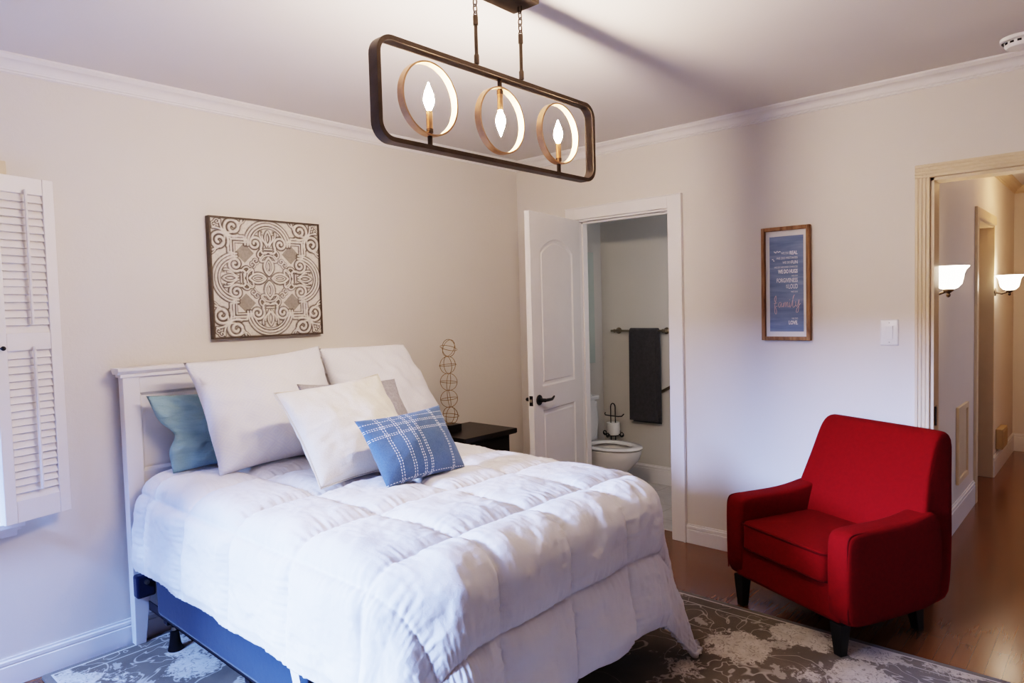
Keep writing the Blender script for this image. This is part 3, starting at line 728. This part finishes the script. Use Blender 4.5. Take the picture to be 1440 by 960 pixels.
mt=tag(MB().prism(rrect(BXL,BXR,BYF+.06,BYH,.16,8),2,.409,.685).build('mattress',M['navy'],bevel=.05,seg=4),'navy covered mattress peeking out between headboard and comforter','mattress')

# ------------------------------------------------------------------ down comforter
def build_duvet():
    cx=(BXL+BXR)/2; hw=(BXR-BXL)/2+.035; r=.115; y0=-.135; L=1.83; ztop=.748
    sL,sR,tF=.385,.47,.535          # cloth lengths past the shoulder line
    ps,pt=.338,.385; s_ph=-2.35-cx; t_ph=1.645
    ns,nt=440,400
    core=hw-r; lt=L-r
    def prof(d):
        a=r*PI/2
        if d<a: th=d/r; return r*math.sin(th), r*(1-math.cos(th))
        e=d-a; return r+.05*e+.10*e*e, r+e*.985
    S0=-(core+sL+.057); S1=core+sR+.057; T1=lt+tF+.057
    def basept(s,t):
        sg=1 if s>=0 else -1; rho=.16 if sg>0 else .10
        ds=max(abs(s)-(core-rho),0); dt=max(t-(lt-rho),0); z=ztop
        both=ds>0 and dt>0
        d=(math.hypot(ds,dt) if both else max(ds,dt))-rho
        if d<=0: x,y=s,t
        else:
            phi=math.atan2(dt,ds); h,v=prof(d); drop=max(0,v-.10)
            cor=math.sin(2*phi)**1.5 if both else 0
            fold=cor*drop*(.075*math.cos(7.5*phi+(.3 if sg>0 else 1.2))+.075)
            ws_=min(1,max(0,1-phi/.35)); wt_=min(1,max(0,(phi-1.22)/.35))
            hang=drop*.030*math.sin(s*17+1.3*math.sin(t*5))*wt_+drop*.026*math.sin(t*15+1.0*math.sin(s*4))*ws_
            h+=fold+hang
            if both: x=sg*(core-rho+math.cos(phi)*(h+rho)); y=lt-rho+math.sin(phi)*(h+rho)
            elif ds>0: x=sg*(core+h); y=t
            else: x=s; y=lt+h
            z-=v
        # soft crown and a sag towards the sides at the head
        z+=.022*(1-min(1,abs(s)/hw)**2)*(1-.3*max(0,t/L))
        return Vector((cx+x,y0-y,max(z,.040)))
    verts=[];puff=[];cnr=[]
    for j in range(nt+1):
        t=T1*j/nt
        for i in range(ns+1):
            s=S0+(S1-S0)*i/ns
            verts.append(basept(s,t)); ds_=max(abs(s)-(core-.08),0); dt_=max(t-(lt-.08),0); cnr.append(math.sin(2*math.atan2(dt_,ds_)) if ds_>0 and dt_>0 else 0)
            u=(s-s_ph)/ps; w=(t-t_ph)/pt
            a=abs(math.sin(PI*u)); b_=abs(math.sin(PI*w))
            q=(1-(1-a)**3.6)*(1-(1-b_)**3.6)*(.8+.2*a*b_)
            nz=noise.fractal(Vector((s*7,t*7,1.7)),1.0,2.0,4)
            near=math.exp(-min(a,b_)*3.2)
            k1=noise.noise(Vector((s*9,t*64,5.)))*math.exp(-a*2.6)*(.3+.7*abs(noise.noise(Vector((s*3,t*6,9.)))))*2
            k2=noise.noise(Vector((s*64,t*9,7.)))*math.exp(-b_*2.6)*(.3+.7*abs(noise.noise(Vector((s*6,t*3,4.)))))*2
            ruf=(k1+k2)*.0085*(1 if max(a,b_)>.2 else .4)
            wr=noise.ridged_multi_fractal(Vector((s*4+nz*.3+t*2,t*3.2-s,3.1)),1.0,2.1,4,.9,2.0)
            edge=min(1,(s-S0)/.05,(S1-s)/.05,(T1-t)/.05,(t+.02)/.05)
            puff.append(.031*q*(.2+.8*max(0,edge))*(1-.75*cnr[j*(ns+1)+i])+nz*.009*(.3+q)+ruf+(wr-1.2)*.006*(.25+q)-.007*math.exp(-min(a,b_)*22))
    W=ns+1
    Vn=[None]*len(verts)
    for j in range(nt+1):
        for i in range(ns+1):
            a=verts[j*W+min(i+1,ns)]-verts[j*W+max(i-1,0)]; b_=verts[min(j+1,nt)*W+i]-verts[max(j-1,0)*W+i]
            n=b_.cross(a); 
            if n.length<1e-9: n=Vector((0,0,1))
            n.normalize(); Vn[j*W+i]=n
    # orient outwards
    top=[verts[k]+Vn[k]*puff[k] if True else None for k in range(len(verts))]
    if Vn[(nt//3)*W+ns//2].z<0: top=[verts[k]-Vn[k]*puff[k] for k in range(len(verts))]; 
    out=-1 if Vn[(nt//3)*W+ns//2].z<0 else 1
    for p in top: p.z=max(p.z,.038)
    me=bpy.data.meshes.new('comforter'); f=[]
    for j in range(nt):
        for i in range(ns): f.append((j*W+i,j*W+i+1,(j+1)*W+i+1,(j+1)*W+i))
    me.from_pydata([tuple(p) for p in top],[],f)
    o=link('comforter',me,M['duvet'],angle=180)
    so=o.modifiers.new('thick','SOLIDIFY'); so.thickness=.022; so.offset=-1
    if out<0: 
        me.flip_normals()
    bm=bmesh.new(); bm.from_mesh(me); bmesh.ops.recalc_face_normals(bm,faces=bm.faces[:])
    bm.faces.ensure_lookup_table()
    if bm.faces[(nt//3)*ns+ns//2].normal.z<0:
        for fc in bm.faces: fc.normal_flip()
    bm.to_mesh(me); bm.free()
    return o
dv=tag(build_duvet(),'puffy white box-stitched comforter draped over the bed','comforter')
MB().loft([[(-2.705,-1.40,.40),(-2.705,-1.45,.40),(-2.708,-1.45,.40),(-2.708,-1.40,.40)],[(-2.675,-1.405,.20),(-2.675,-1.45,.20),(-2.678,-1.45,.20),(-2.678,-1.405,.20)]]).build('corner_tie',M['duvet'],dv,smooth=False)

# ------------------------------------------------------------------ pillows
def pillow(name,bl,br,tl,tr,thick,mat_,label,seed=0,pinch=.06,wr=.006,waist=None,n=46,pipe=None,sag=.0,ear=1.0):
    bl,br,tl,tr=map(Vector,(bl,br,tl,tr)); c=(bl+br+tl+tr)/4
    nrm=((br-bl)+(tr-tl)).cross((tl-bl)+(tr-br)).normalized()   # faces the foot of the bed
    me=bpy.data.meshes.new(name); V=[];F=[];UV=[]
    def pos(u,v,side):
        uu=u*(1-pinch*(1-v*v)*abs(u)**3); vv=v*(1-pinch*(1-u*u)*abs(v)**3)
        if waist: uu+=waist*math.exp(-((v+.05)/.28)**2)*(1 if u<0 else 0)*abs(u)
        a,b_=(uu+1)/2,(vv+1)/2
        p=bl*(1-a)*(1-b_)+br*a*(1-b_)+tl*(1-a)*b_+tr*a*b_
        k=max(0,(1-u*u)*(1-v*v))**.42*(.6+.4*max(0,1-(u*u+v*v)/2))
        k*=(1-.25*v) # belly drops to the bottom
        w=noise.fractal(Vector((u*2.2+seed,v*2.2,seed*1.7+side)),1,2,4)*wr*(.4+k)
        rad=noise.noise(Vector((math.atan2(v,u)*5,seed,side)))*wr*1.4*(max(abs(u),abs(v)))**2*(1-max(abs(u),abs(v))**8)
        return p+nrm*(side*thick*.5*k+(w+rad)*(1 if k>0 else 0)*side)+Vector((0,0,0))
    for side in (1,-1):
        for j in range(n+1):
            for i in range(n+1): V.append(pos(-1+2*i/n,-1+2*j/n,side)); UV.append((i/n,j/n))
    W=n+1; o=W*W
    for j in range(n):
        for i in range(n):
            a=j*W+i; F.append((a,a+1,a+W+1,a+W)); F.append((o+a,o+a+W,o+a+W+1,o+a+1))
    root=c.copy(); root.z=min(bl.z,br.z)
    me.from_pydata([tuple(p-root) for p in V],[],F)
    uvl=me.uv_layers.new(name='UVMap')
    for lp in me.loops: uvl.data[lp.index].uv=UV[lp.vertex_index]
    bm=bmesh.new(); bm.from_mesh(me); bmesh.ops.remove_doubles(bm,verts=bm.verts[:],dist=.0004); bm.to_mesh(me); bm.free()
    ob=link(name,me,mat_,angle=180); ob.location=root
    if pipe:
        q=[]
        for i in range(40): q.append(pos(-1+2*i/40,-1,0))
        for i in range(40): q.append(pos(1,-1+2*i/40,0))
        for i in range(40): q.append(pos(1-2*i/40,1,0))
        for i in range(40): q.append(pos(-1,1-2*i/40,0))
        MB().tube([p-root for p in q],.0042,6,closed=True).build('piping',pipe,ob)
    return tag(ob,label,'pillow')
pillow('throw_pillow',(-2.565,-.225,.775),(-2.12,-.22,.775),(-2.632,-.15,1.117),(-2.12,-.15,1.10),.10,M['teal'],'teal crinkled pillow leaning on headboard at far left',3,.05,.024,waist=.20)
pillow('euro_pillow',(-2.482,-.49,.785),(-1.83,-.48,.785),(-2.512,-.255,1.255),(-1.832,-.245,1.290),.25,M['sham'],'large white woven pillow with diamond texture in front of the teal pillow',11,.075,.014)
pillow('euro_pillow',(-1.80,-.45,.785),(-1.15,-.45,.785),(-1.826,-.235,1.275),(-1.285,-.24,1.268),.25,M['sham'],'large plain white pillow nearest the nightstand, behind the grey pillow',21,.01,.014)
pillow('throw_pillow',(-2.13,-.70,.785),(-1.545,-.70,.785),(-2.150,-.56,1.142),(-1.605,-.56,1.115),.12,M['heather'],'heather grey knit pillow mostly hidden behind the cream pillow',31,.07,.01)
pillow('throw_pillow',(-2.335,-1.02,.785),(-1.80,-1.0,.785),(-2.335,-.70,1.130),(-1.812,-.70,1.162),.19,M['oat'],'cream textured square pillow with piped edge behind the blue lumbar pillow',41,.07,.012,pipe=M['oatpipe'])
pillow('lumbar_pillow',(-2.185,-1.235,.785),(-1.785,-1.25,.79),(-2.228,-1.10,1.037),(-1.79,-1.10,1.046),.14,M['blue'],'blue rectangular lumbar pillow with white running stitches, front of the pile',51,.08,.005)

# ------------------------------------------------------------------ nightstand and wire sculpture
ns_=empty('nightstand',(-.79,-.22,0)); tag(ns_,'dark espresso wood nightstand between bed and bathroom door','nightstand')
MB().box(-.21,.21,-.175,.185,.12,.665).build('cabinet',M['night'],ns_,bevel=.003,smooth=False)
MB().prism([(-.215,.665),(-.228,.672),(-.228,.70),(.2,.70),(.2,.665)],0,-.228,.228).build('top',M['night'],ns_,bevel=.004,smooth=False)
for z in (.14,.40):
    d=MB().box(-.19,.19,-.190,-.174,z,z+.245).build('drawer',M['night'],ns_,bevel=.004,smooth=False)
    MB().sphere((0,-.205,z+.125),.014,14).build('knob',M['nickel'],d)
for x in (-.2,.16):
    for y in (-.17,.14): MB().box(x,x+.04,y,y+.04,.0125 if x<0 else 0,.12).build('leg',M['night'],ns_,bevel=.003,smooth=False)
ws=empty('wire_sculpture',(-.882,-.175,.7)); tag(ws,'stack of five gold wire spheres on a black block, on the nightstand','sculpture')
MB().box(-.05,.05,-.05,.05,0,.045).build('base',M['night'],ws,bevel=.002,smooth=False)
rr=.0535; z=.045+rr
for k in range(5):
    ox=(.004,-.003,-.002,-.006,.006)[k]; rt=(.3,1.0,.6,1.3,.1)[k]; b=MB()
    for q in range(3):
        R_=Matrix.Rotation(rt,3,'Z')@Matrix.Rotation((.12,-.1,.08,-.06,.3)[k],3,'X')@(Matrix.Identity(3) if q==0 else Matrix.Rotation(PI/2,3,'X') if q==1 else Matrix.Rotation(PI/2,3,'Y'))
        b.tube([Vector((ox,0,z))+R_@Vector((rr*math.cos(2*PI*i/40),rr*math.sin(2*PI*i/40),0)) for i in range(40)],.0017,6,closed=True)
    b.build('wire_sphere',M['wire'],ws); z+=2*rr-.002

# ------------------------------------------------------------------ red armchair
ac=empty('armchair',(-.750,-2.197,0),math.radians(65.5)); tag(ac,'red fabric armchair with dark tapered legs at the rug edge','armchair')
# local: +y front, +x far side
def cush(x0,x1,y0,y1,z0,z1,crown=.0,n=10):
    b=MB(); b.box(x0,x1,y0,y1,z0,z1); return b
HWc=.335
MB().box(-.30,.30,-.50,.028,.145,.31).build('seat_base',M['red'],ac,bevel=.02,seg=3)
# cushion: crowned grid box
b=MB(); rings=[]
for z,ins,cr in ((.300,.012,0),(.306,.0,0),(.412,.0,0),(.424,.004,0)):
    rings.append([(x,y,z) for x,y in rrect(-.238+ins,.238-ins,-.42+ins,.045-ins,.03,5)])
for k in range(1,7):
    f_=1-k/6*.96; zz=.424+.018*(1-f_*f_)
    rings.append([(x*f_,-.1875+(y+.1875)*f_,zz) for x,y in rrect(-.234,.234,-.416,.041,.03,5)])
b.loft(rings).build('seat_cushion',M['red'],ac,angle=50,bevel=.0)
pp=MB().tube([(x,y,.416) for x,y in rrect(-.24,.24,-.422,.047,.03,5)],.004,6,closed=True); pp.tube([(x,y,.304) for x,y in rrect(-.24,.24,-.422,.047,.03,5)],.004,6,closed=True)
pp.build('cushion_piping',M['redpipe'],ac)
# backrest: side profile (y,z) swept over the width with rounded sides
def back_ring(x,ins):
    p=[(-.36,.30),(-.375,.42),(-.415,.55),(-.462,.70),(-.498,.80),(-.520,.846),(-.545,.870),(-.580,.875),(-.612,.862),(-.630,.83),(-.622,.70),(-.598,.40),(-.578,.20),(-.56,.15),(-.45,.145),(-.37,.16)]
    c=(-.48,.5); o=[]
    for i,(y,z) in enumerate(p):
        d=Vector((y-c[0],z-c[1])); l=d.length; k=max(0,l-ins)/l
        o.append((x*(1.075-.095*(lambda q:q*q*(3-2*q))(min(1,max(0,(z-.50)/.16)))-.05*min(1,max(0,(z-.6)/.27))),c[0]+d.x*k-.03*max(0,(z-.45)/.42),c[1]+d.y*k))
    return o
xs=[(-.326,.030),(-.322,.012),(-.312,.003),(-.295,0)]+[(x,0) for x in np.linspace(-.25,.25,9)]+[(.295,0),(.312,.003),(.322,.012),(.326,.030)]
b=MB(); b.loft([back_ring(x,i) for x,i in xs]).build('backrest',M['red'],ac,angle=60,subd=1)
# arms: outline in (y,z), gently sloping top that sweeps up into the back
def arm_ring(x,ins):
    p=[(.038,.165),(.044,.30),(.043,.46),(.034,.514),(.005,.530),(-.08,.531),(-.18,.530),(-.28,.531),(-.36,.538),(-.42,.548),(-.47,.556),(-.51,.53),(-.53,.40),(-.53,.16),(-.45,.14),(-.2,.137),(-.0,.140)]
    c=(-.22,.34); o=[]
    for y,z in p:
        d=Vector((y-c[0],z-c[1])); l=d.length; k=max(0,l-ins)/l; o.append((x,c[0]+d.x*k,c[1]+d.y*k))
    return o
for s in (-1,1):
    xs=[(.243,.024),(.246,.010),(.256,.002),(.285,0),(.328,.0),(.344,.004),(.351,.014),(.354,.03)]
    ob=MB().loft([arm_ring(s*x,i) for x,i in xs]).build('arm',M['red'],ac,angle=60,subd=1)
    q=arm_ring(s*.343,.011)
    MB().tube([v for v in smoothpath(q[:10],4)],.0032,6).build('arm_piping',M['redpipe'],ob)
for x,y,z0,tx,ty in ((-.28,.0,.0125,0,.0),(.28,.0,0,0,.0),(-.25,-.472,0,0,-.03),(.25,-.472,0,0,-.03)):
    s=1 if x>0 else -1
    MB().loft([[(x-.018+tx,y-.018+ty,z0),(x+.018+tx,y-.018+ty,z0),(x+.018+tx,y+.018+ty,z0),(x-.018+tx,y+.018+ty,z0)],[(x-.029,y-.029,.15),(x+.029,y-.029,.15),(x+.029,y+.029,.15),(x-.029,y+.029,.15)]]).build('leg',M['legs'],ac,bevel=.003,smooth=False)

# ------------------------------------------------------------------ rug
ru=MB().loft([[(x,y,z) for x,y in rrect(-1.1725,1.1725,-1.6375,1.6375,.012,3)] for z in (.0005,.010)]+[[(x*.998,y*.998,.012) for x,y in rrect(-1.1725,1.1725,-1.6375,1.6375,.012,3)]]).build('rug',M['rug'])
ru.location=(-1.8625,-1.665,0); ru.rotation_euler=(0,0,math.radians(.4)); tag(ru,'taupe area rug with cream floral blooms under bed','rug')

# ------------------------------------------------------------------ bathroom things
to=empty('toilet',(.56,BY1,.004)); tag(to,'white toilet with raised lid seen through bathroom doorway','toilet')
def egg(cy,rx,ryf,ryb,z,n=36):
    o=[]
    for i in range(n):
        a=2*PI*i/n; c,s=math.cos(a),math.sin(a); o.append((rx*c,cy+(ryb if s>0 else ryf)*s,z))
    return o
CY=-.40
MB().loft([egg(-.33,.105,.17,.17,0),egg(-.33,.10,.165,.17,.05),egg(-.34,.09,.16,.17,.13),egg(-.37,.125,.20,.19,.21),egg(CY,.17,.255,.2,.30),egg(CY,.182,.272,.2,.355),egg(CY,.182,.272,.2,.372),egg(CY,.165,.255,.18,.374),egg(CY,.13,.2,.14,.33),egg(CY,.06,.1,.07,.25)]).build('bowl',M['porc'],to,angle=60)
b=MB(); rg=[]
for rx,rf,rb,z in ((.118,.19,.13,.378),(.185,.277,.2,.378),(.19,.282,.205,.386),(.183,.275,.2,.395),(.13,.205,.14,.397),(.118,.19,.13,.388),(.118,.19,.13,.378)): rg.append(egg(CY,rx,rf,rb,z))
b.loft(rg,True,False,False).build('seat',M['porc'],to,angle=60)
Ml=Matrix.Translation((0,-.215,.39))@Matrix.Rotation(math.radians(80),4,'X')
MB().loft([[(p[0],-p[1]+CY+.15 if False else (CY-p[1])+.21,p[2]) for p in egg(CY,.165*k,.235*k,.2*k,z)] for k,z in ((.95,0),(1,.006),(1,.014),(.9,.022),(.4,.026))],M=Ml).build('lid',M['porc'],to,angle=60)
MB().box(-.2,.2,-.175,-.005,.37,.70).build('tank',M['porc'],to,bevel=.025,seg=4)
MB().box(-.21,.21,-.185,-.003,.70,.735).build('tank_lid',M['porc'],to,bevel=.01,seg=3)
tb=empty('towel_bar',(BX,-.375,1.245)); tag(tb,'brushed nickel towel bar on bathroom wall','towel bar')
MB().tube([(-.06,.275,0),(-.06,-.235,0)],.009,14).build('bar',M['nickel'],tb)
for y in (.235,-.215):
    MB().lathe([(.026,0),(.026,.008),(.016,.012),(.012,.06),(.015,.07),(0,.073)],20,Matrix.Translation((0,y,0))@Matrix.Rotation(-PI/2,4,'Y'),caps=False).build('bracket',M['nickel'],tb)
# towel: folded over bar, one sheet in front and one behind
def towel():
    b=MB(); xb=BX-.06; W0,W1=-.548,-.288; rt=.017
    path=[(xb-.026,.522),(xb-.024,.7),(xb-.022,.95),(xb-.020,1.2)]+[(xb-.0125*math.cos(math.radians(a)),1.245+.0125*math.sin(math.radians(a))) for a in (0,45,90,135,180)]+[(xb+.022,1.1),(xb+.024,.85),(xb+.026,.50)]
    th=.012
    def ringpts(y,off,ins):
        n=len(path); o=[];i_=[]
        for k,(x,z) in enumerate(path):
            a=Vector(path[max(k-1,0)]);c=Vector(path[min(k+1,n-1)]);t=(c-a).normalized(); nn=Vector((-t.y,t.x))
            wob=.004*math.sin(z*22+y*30)+.003*math.sin(y*60)
            o.append((x+nn.x*(th*ins+wob*.6),y,z+nn.y*th*ins)); i_.append((x-nn.x*.003,y,z-nn.y*.003))
        return o+i_[::-1]
    ys=[W0,W0+.004]+list(np.linspace(W0+.03,W1-.03,12))+[W1-.004,W1]
    b.loft([ringpts(y,0,(.3 if k in (0,len(ys)-1) else 1)) for k,y in enumerate(ys)])
    return b.build('towel',M['towel'],angle=60)
tw=tag(towel(),'charcoal grey towel folded over the bathroom towel bar','towel')
# second fold layer edge (towel folded in three)
MB().box(BX-.095,BX-.09,-.576,-.545,.56,1.235).build('inner_fold',M['towel'],tw,bevel=.002)
gb=empty('grab_bar',(BX,-.62,.80)); tag(gb,'slanted metal grab bar on bathroom wall behind towel','grab bar')
MB().tube([(-.018,.14,-.075),(-.018,-.30,.155)],.012,14).build('bar',M['nickel'],gb)
for y,z in ((.13,-.07),(-.29,.15)): MB().lathe([(.035,0),(.035,.006),(.014,.009),(.014,.018)],18,Matrix.Translation((0,y,z))@Matrix.Rotation(-PI/2,4,'Y')).build('flange',M['nickel'],gb)
tp=empty('toilet_paper_stand',(.93,-.17,.004)); tag(tp,'black scrolled wire toilet paper stand behind toilet bowl','toilet paper stand')
b=MB(); hp=[(0,.022*-1,.06),(0,-.022,.60)]+[(0,-.022*math.cos(math.radians(a)),.62+.03*math.sin(math.radians(a))) for a in (0,30,60,90,120,150,180)]+[(0,.022,.60),(0,.022,.06)]
b.tube(hp,.0045,8).tube([(0,.075,.548),(0,.02,.545),(0,-.05,.545),(0,-.085,.55),(0,-.105,.57)],.0045,8); b.tube([(0,.075,.548),(0,.08,.56),(0,.074,.57)],.0045,8)
b.build('upright',M['black'],tp)
for k in range(4):
    a=PI/2*k+PI/4*0; c,s_=math.cos(a),math.sin(a); q=[]
    for i in range(19):
        t_=i/18*1.5*2*PI; r_=.021*(1-.5*i/18); q.append(((.082+r_*math.cos(t_+PI))*c,(.082+r_*math.cos(t_+PI))*s_,.40+r_*math.sin(t_+PI)))
    b=MB(); b.tube([(c*.015,s_*.015,.395)]+q,.004,7).build('scroll',M['black'],tp); MB().tube([(c*.015,s_*.015,.06),(c*.07,s_*.07,.02),(c*.11,s_*.11,.005)],.0045,7).build('foot',M['black'],tp)
MB().lathe([(.05,.384),(.05,.392)],24).build('tray',M['black'],tp)
tr=MB().lathe([(.028,0),(.052,0),(.054,.003),(.054,.098),(.052,.1),(.028,.1),(.028,0)],32,caps=False).build('toilet_roll',M['paper']); tr.location=(.93,-.17,.397); tag(tr,'white spare toilet roll sitting in the wire stand','toilet roll')
s=NT('greenish mirror glass'); s.base(s.ramp(s.noise(4),[(.3,rgb(196,206,198)),(.7,rgb(206,214,206))])); s.b.inputs['Roughness'].default_value=.25; s.b.inputs['Metallic'].default_value=.0
mg=tag(MB().box(.60,.965,BY1-.012,BY1+.003,.98,1.90).build('glass_panel',s.m,bevel=.002,smooth=False),'pale greenish glass panel on bathroom wall above toilet','glass panel')

# ------------------------------------------------------------------ hall things
M['opal']=emit('glowing opal glass',(1.0,.82,.64,1),11)
def sconce():
    t=empty('wall_sconce'); 
    pr=[(.0,0),(.022,.0),(.042,.008),(.060,.028),(.066,.055),(.070,.08),(.078,.10),(.092,.115),(.092,.119),(.074,.106),(.064,.085),(.060,.06),(.052,.034),(.036,.016),(0,.012)]
    MB().lathe(pr,36,caps=False).build('glass_shade',M['opal'],t)
    MB().lathe([(0,-.042),(.008,-.038),(.011,-.028),(.007,-.02),(.024,-.008),(.026,.0),(.02,.006)],20,caps=False).build('finial',M['bronze'],t)
    MB().tube([(0,0,-.006),(0,.05,-.025),(0,.09,-.015)],.007,8).lathe([(.032,0),(.032,.010),(.02,.014)],24,Matrix.Translation((0,.099,-.01))@Matrix.Rotation(PI/2,4,'X')).build('wall_bracket',M['bronze'],t)
    return t
s1=sconce(); s1.location=(.395,YH-.1,1.492); tag(s1,'lit opal glass wall sconce nearest the doorway in hall','wall sconce','hall wall sconces')
s2=s1.copy(); COL.objects.link(s2); s2.location=(2.84,YH-.1,1.492); s2['label']='lit opal glass wall sconce farther down the hall, past the side opening'
for c_ in list(s1.children): d_=c_.copy(); COL.objects.link(d_); d_.parent=s2
ap=empty('access_panel',(1.43,YH,.29)); tag(ap,'cream framed access panel low on hall wall behind the armchair','access panel')
MB().box(-.16,.16,-.008,-.001,.0,.45).build('panel',M['cream'],ap,bevel=.002,smooth=False)
MB().box(-.18,-.145,-.018,-.001,-.02,.47).box(.145,.18,-.018,-.001,-.02,.47).box(-.145,.145,-.018,-.001,-.02,.015).box(-.145,.145,-.018,-.001,.435,.47).build('panel_frame',M['cream'],ap,bevel=.003,smooth=False)
hx=empty('wall_box',(3.12,YH,.20)); tag(hx,'small tan box mounted above baseboard at far end of hall wall','wall box')
M['tan']=mat('tan plastic',rgb(190,164,122),.5)
MB().box(-.14,.14,-.05,-.001,0,.165).build('housing',M['tan'],hx,bevel=.006,seg=3,smooth=False); MB().box(-.12,.12,-.054,-.050,.02,.145).build('cover_plate',M['tan'],hx,bevel=.002,smooth=False)
M['hallglow']=emit('hall ceiling lamp glass',(1,.62,.34,1),22)
hl=empty('ceiling_light',(2.62,-2.95,HH)); tag(hl,'glowing round ceiling light in hall just below door header','ceiling light')
MB().lathe([(0,0),(.17,0),(.17,-.02),(.15,-.025)],32,caps=False).build('ceiling_plate',M['bronze'],hl)
MB().lathe([(.15,-.022),(.14,-.05),(.1,-.075),(.05,-.088),(0,-.09)],32,caps=False).build('glass_bowl',M['hallglow'],hl)

# ------------------------------------------------------------------ light
def area(name,loc,target,sx,sy,power,color):
    l=bpy.data.lights.new(name,'AREA'); l.shape='RECTANGLE'; l.size=sx; l.size_y=sy; l.energy=power; l.color=color
    o=bpy.data.objects.new(name,l); COL.objects.link(o); o.location=loc
    d=(Vector(target)-Vector(loc)).normalized(); o.rotation_euler=d.to_track_quat('-Z','Y').to_euler(); return o
SKY=(.36,.50,1.0)
area('daylight_left',(-5.35,-.75,2.75),(-3.9,-.7,.9),1.6,.8,940,(.20,.37,1.0))
area('daylight_sky',(-10.2,1.1,3.35),(-2.0,-1.2,.8),2.2,1.2,3600,SKY)
area('daylight_back',(-3.65,.8,2.4),(-3.4,-1.0,.2),.9,.6,130,SKY)
area('daylight_hall',(1.65,-4.3,1.5),(2.0,-2.5,.2),.7,1.3,4,(.4,.58,1))
area('daylight_bath',(.6,-1.65,1.6),(1.0,-.5,1.3),.5,.7,3.2,(.85,.9,1))
w=bpy.data.worlds.new('world'); SC.world=w; w.use_nodes=True
bg=w.node_tree.nodes['Background']; sk=w.node_tree.nodes.new('ShaderNodeTexSky'); sk.sky_type='HOSEK_WILKIE'; sk.turbidity=3
w.node_tree.links.new(sk.outputs[0],bg.inputs[0]); bg.inputs[1].default_value=.5
SC.view_settings.view_transform='Filmic'; SC.view_settings.look='High Contrast'; SC.view_settings.exposure=0.28
try:
    SC.cycles.use_denoising=True; SC.cycles.max_bounces=8; SC.cycles.sample_clamp_indirect=8
except Exception: pass
